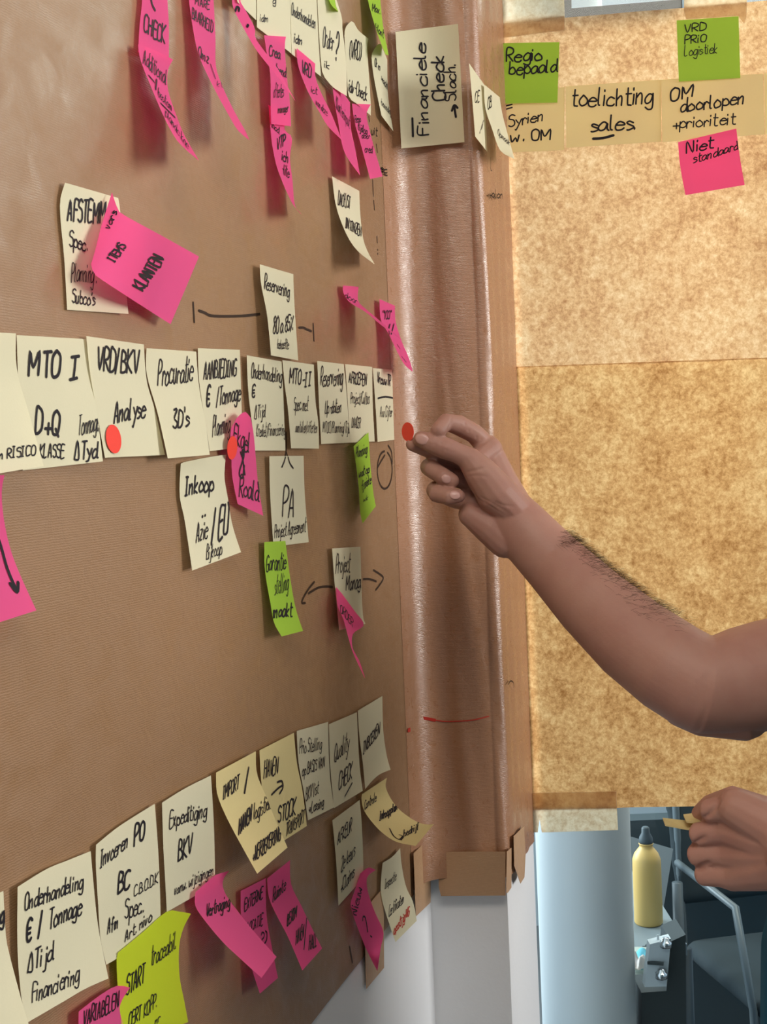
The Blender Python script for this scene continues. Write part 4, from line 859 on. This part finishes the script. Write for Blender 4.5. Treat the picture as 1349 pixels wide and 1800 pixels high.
# bottle
BOT = mat('matte_gold_bottle_enamel', (0.78, 0.50, 0.16), 0.4, 0.4); CAP = mat('dark_grey_bottle_cap', (0.07, 0.09, 0.10), 0.5, 0.4)
bc = CW((1113 - W / 2) / F * 2.62, 2.62, tz)
bt = thing('water_bottle', 'gold-yellow metal water bottle with dark cap behind the glass', 'bottle', bc)
hh = zat(1105, 1491, 2.62) - tz; r_ = 0.0285
ch(MB().lathe([(r_ * .9, 0), (r_, .004), (r_, hh * .72), (r_ * .99, hh * .80), (r_ * .85, hh * .87), (r_ * .58, hh * .93), (r_ * .46, hh * .955), (r_ * .46, hh * .985), (r_ * .52, hh * .99), (r_ * .50, hh)], bc, 36).build('bottle_body', BOT, None, True), bt)
ch(MB().lathe([(r_ * .48, hh), (r_ * .50, hh + .004), (r_ * .46, hh + .012), (r_ * .30, hh + .020), (r_ * .28, hh + .030), (r_ * .2, hh + .033)], bc, 24).build('bottle_cap', CAP, None, True), bt)
# crumpled cloths and plate
def crumple(name, c, sx, sy, hz, m, label, seed):
    random.seed(seed); n = 22; ph = [random.uniform(0, 6) for _ in range(6)]
    vs = []
    for j in range(n + 1):
        for i in range(n + 1):
            u, v = i / n * 2 - 1, j / n * 2 - 1; e = max(0, 1 - (abs(u) ** 3 + abs(v) ** 3) * .5)
            z = hz * e * (.45 + .3 * math.sin(u * 5 + v * 3 + ph[0]) + .25 * math.sin(v * 5 - u * 3 + ph[1]) + .06 * math.sin(u * 9 + ph[2]))
            w_ = 1 + .15 * math.sin(math.atan2(v, u) * 5 + ph[3])
            vs.append(c + RH * (u * sx * w_) + FH * (v * sy * w_) + ZA * max(z, .002))
    fs = [(j * (n + 1) + i, j * (n + 1) + i + 1, (j + 1) * (n + 1) + i + 1, (j + 1) * (n + 1) + i) for j in range(n) for i in range(n)]
    o = obj(name, vs, fs, m, None, True); rebase(o, c); tag(o, label, 'cloth'); return o
pc = CW((1102 - W / 2) / F * 2.26, 2.26, tz2)
PLM = mat('pale_green_dish_glaze', (0.42, 0.46, 0.40), .4, .4)
o = MB().lathe([(.03, 0), (.045, .003), (.066, .014), (.067, .016), (.045, .006), (.0, .005)][:5], pc, 40).build('dish', PLM, None, True); rebase(o, pc); tag(o, 'shallow pale dish under the crumpled cloths', 'dish')
crumple('folded_cloth', pc + ZA * .010 + RH * .012, .026, .034, .026, mat('cyan_cloth', (0.16, 0.48, 0.58), .8, .1), 'crumpled cyan cloth on the dish behind the glass', 3)
crumple('folded_cloth', pc + ZA * .012 - RH * .016 + FH * -.02, .018, .020, .030, mat('white_pink_cloth', (0.62, 0.56, 0.52), .8, .1), 'crumpled whitish cloth beside the cyan one', 8)
o = uprightbox('paper_tag', 1092, 1106, 2.135, 2.165, tz2 + .0005, tz2 + .004, mat('lilac_card', (.5, .5, .7), .6, .2)); tag(o, 'tiny pale card on the trolley edge', 'card')
# flight case with silver plate and two latches
fc = thing('flight_case', 'black flight case with a silver end plate and two latches behind the glass', 'case', CW(.47, 2.05, 0))
ztp = zat(1180, 1650, 2.02)
vs = []
def cb(name, pts, Z0, Z1, m):
    a = [PZ(x, y, Z0) for x, y in pts]; d = FH * (Z1 - Z0); n = len(a)
    return ch(obj(name, a + [p + d for p in a], [tuple(range(n)), tuple(range(n, 2 * n))[::-1]] + [(i, n + i, n + (i + 1) % n, (i + 1) % n) for i in range(n)], m), fc)
cb('case_shell', [(1180, 1655), (1206, 1643), (1214, 2718), (1132, 2718), (1128, 1745), (1172, 1742)], 2.02, 2.09, DK)
SIL = mat('silver_case_metal', (0.66, 0.72, 0.76), .4, .5, 0.0); CHR = mat('chrome_latch', (0.6, 0.62, 0.64), .2, .5, 1.0)
pl_ = cb('end_plate', [(1143, 1660), (1180, 1650), (1172, 1734), (1134, 1735)], 2.00, 2.02, SIL)
for (x, y) in ((1171, 1660), (1163, 1715)):
    c = PZ(x, y, 1.995); lt = ch(MB().lathe([(.009, -.004), (.009, .004), (.006, .006), (.005, .010), (.002, .011)], c, 16).build('latch', CHR, None, True), fc)
hd = PZ(1153, 1693, 1.996); ch(MB().box((-.012, -.003, -.002), (.012, .003, .002), Matrix.Translation(hd)).build('hinge_slot', DK), fc)
ch(MB().chain([PZ(1157, 1645, 2.01), PZ(1158, 1656, 2.01)], [.002, .002], 8).build('handle_pin', SIL), fc)
# chairs with dark seats, a person in pale jeans
MET = mat('grey_chair_metal', (0.10, 0.12, 0.13), .4, .5); SEAT = mat('dark_chair_fabric', (0.035, 0.045, 0.05), .85, .2)
def chair(X, Z, zs, label, rot):
    r = thing('office_chair', label, 'chair', CW(X, Z, 0))
    R_ = Matrix.Rotation(rot + th, 3, 'Z')
    def q(a, b, c): return CW(X, Z, 0) + R_ @ Vector((a, b, c))
    s_ = MB()
    for k in range(11): s_.chain([q(-.17, -.17 + k * .035, zs), q(.17, -.17 + k * .035, zs)], [.028, .028], 12)
    ch(remesh(s_, 'seat', SEAT, .012, 12), r)
    b_ = MB()
    for k in range(11): b_.chain([q(-.18, .22 + k * .005, zs + .12 + k * .026), q(.18, .22 + k * .005, zs + .12 + k * .026)], [.022, .022], 12)
    ch(remesh(b_, 'backrest', SEAT, .012, 8), r)
    for sx in (-1, 1):
        ch(MB().chain([q(sx * .19, -.18, .012), q(sx * .20, -.17, zs), q(sx * .20, -.10, zs + .20), q(sx * .20, .20, zs + .21)], [.009] * 4, 10).build('leg', MET, None, True), r)
        ch(MB().chain([q(sx * .19, .24, .012), q(sx * .19, .20, zs), q(sx * .18, .25, zs + .38)], [.009] * 3, 10).build('leg', MET, None, True), r)
    return r
chair(.90, 2.96, .47, 'dark chair with grey metal arms seen through the glass beside the flight case', .2)
JE = mat('pale_blue_jeans', (0.14, 0.25, 0.36), .85, .15); bump(JE, noise(JE, objco(JE), 500, 3), .4, .002)
p2 = thing('person', 'person in pale blue jeans seen through the glass behind the fist', 'person', CW(.84, 2.5, 0))
j = MB(); kx = (1450 - W / 2) / F * 2.45
zz = zat(1320, 1560, 2.45)
body2 = MB()
for s in (-1, 1): body2.chain([CW(kx, 2.45 + s * .09, zz - .05), CW(kx + .01, 2.45 + s * .10, .48), CW(kx + .03, 2.45 + s * .10, .07)], [.080, .055, .04], 14); body2.chain([CW(kx + .05, 2.45 + s * .10, .045), CW(kx - .1, 2.45 + s * .11, .035)], [.035, .03], 12)
body2.chain([CW(kx, 2.45, zz), CW(kx, 2.45, 1.40)], [.12, .12], 18); body2.chain([CW(kx, 2.27, 1.42), CW(kx, 2.63, 1.42)], [.05, .05], 14); body2.chain([CW(kx, 2.45, 1.42), CW(kx, 2.45, 1.62)], [.055, .05], 12)
body2.ball(CW(kx, 2.45, 1.68), (.08, .08, .115), 14)
for s in (-1, 1): body2.chain([CW(kx, 2.45 + s * .2, 1.42), CW(kx + .02, 2.45 + s * .22, 1.14), CW(kx - .02, 2.45 + s * .22, .88)], [.045, .038, .027], 12)
ch(remesh(body2, 'body', SKIN, .009, 3), p2)
j = MB(); j.chain([CW(kx, 2.38, zz - .02), CW(kx, 2.52, zz - .02)], [.115, .115], 16)
for s in (-1, 1): j.chain([CW(kx, 2.45 + s * .085, zz - .07), CW(kx + .01, 2.45 + s * .10, .48), CW(kx + .03, 2.45 + s * .10, .09)], [.098, .074, .060], 16)
ch(remesh(j, 'jeans', JE, .009, 3), p2)
j = MB(); j.chain([CW(kx, 2.45, zz + .03), CW(kx, 2.45, 1.38)], [.135, .135], 18)
j.chain([CW(kx, 2.26, 1.41), CW(kx, 2.64, 1.41)], [.068, .068], 14)
ch(remesh(j, 'shirt', mat('navy_jumper', (.02, .03, .05), .9, .1), .009, 3), p2)
ch(MB().ball(CW(kx + .015, 2.45, 1.72), (.088, .09, .09), 14).build('hair', HAIR, None, True), p2)
# dark fabric bag on the floor, window far away
bag = MB(); bag.ball(CW(.60, 2.15, .70), (.001, .001, .001), 8)
o = None
# far outer window frame with sky beyond
fw = MB()
a0, a1 = CW(-2.0, 4.6, 0), CW(3.2, 4.6, 0)
def fbox(X0, X1, z0, z1, Zc=4.6, d=.05):
    vs = [CW(X, Z, z) for X in (X0, X1) for Z in (Zc, Zc + d) for z in (z0, z1)]
    return vs, [(0, 1, 3, 2), (4, 6, 7, 5), (0, 4, 5, 1), (2, 3, 7, 6), (0, 2, 6, 4), (1, 5, 7, 3)]
o = MB().add(*fbox(-2.2, 3.4, 0, .42, d=.12)).build('wall_far', NW); struct(o)
wz = zat(1000, 24, 4.6)
o = MB().add(*fbox(-2.2, 3.4, .42, .48)).add(*fbox(-2.2, .64, wz - .02, wz + .03)).add(*fbox(.64, 3.4, wz - .04, wz + .017)).add(*fbox(.63, .675, .42, CEIL)).add(*fbox(1.9, 1.96, .42, CEIL)).add(*fbox(-.9, -.84, .42, CEIL)).build('window_2', ALU); struct(o)
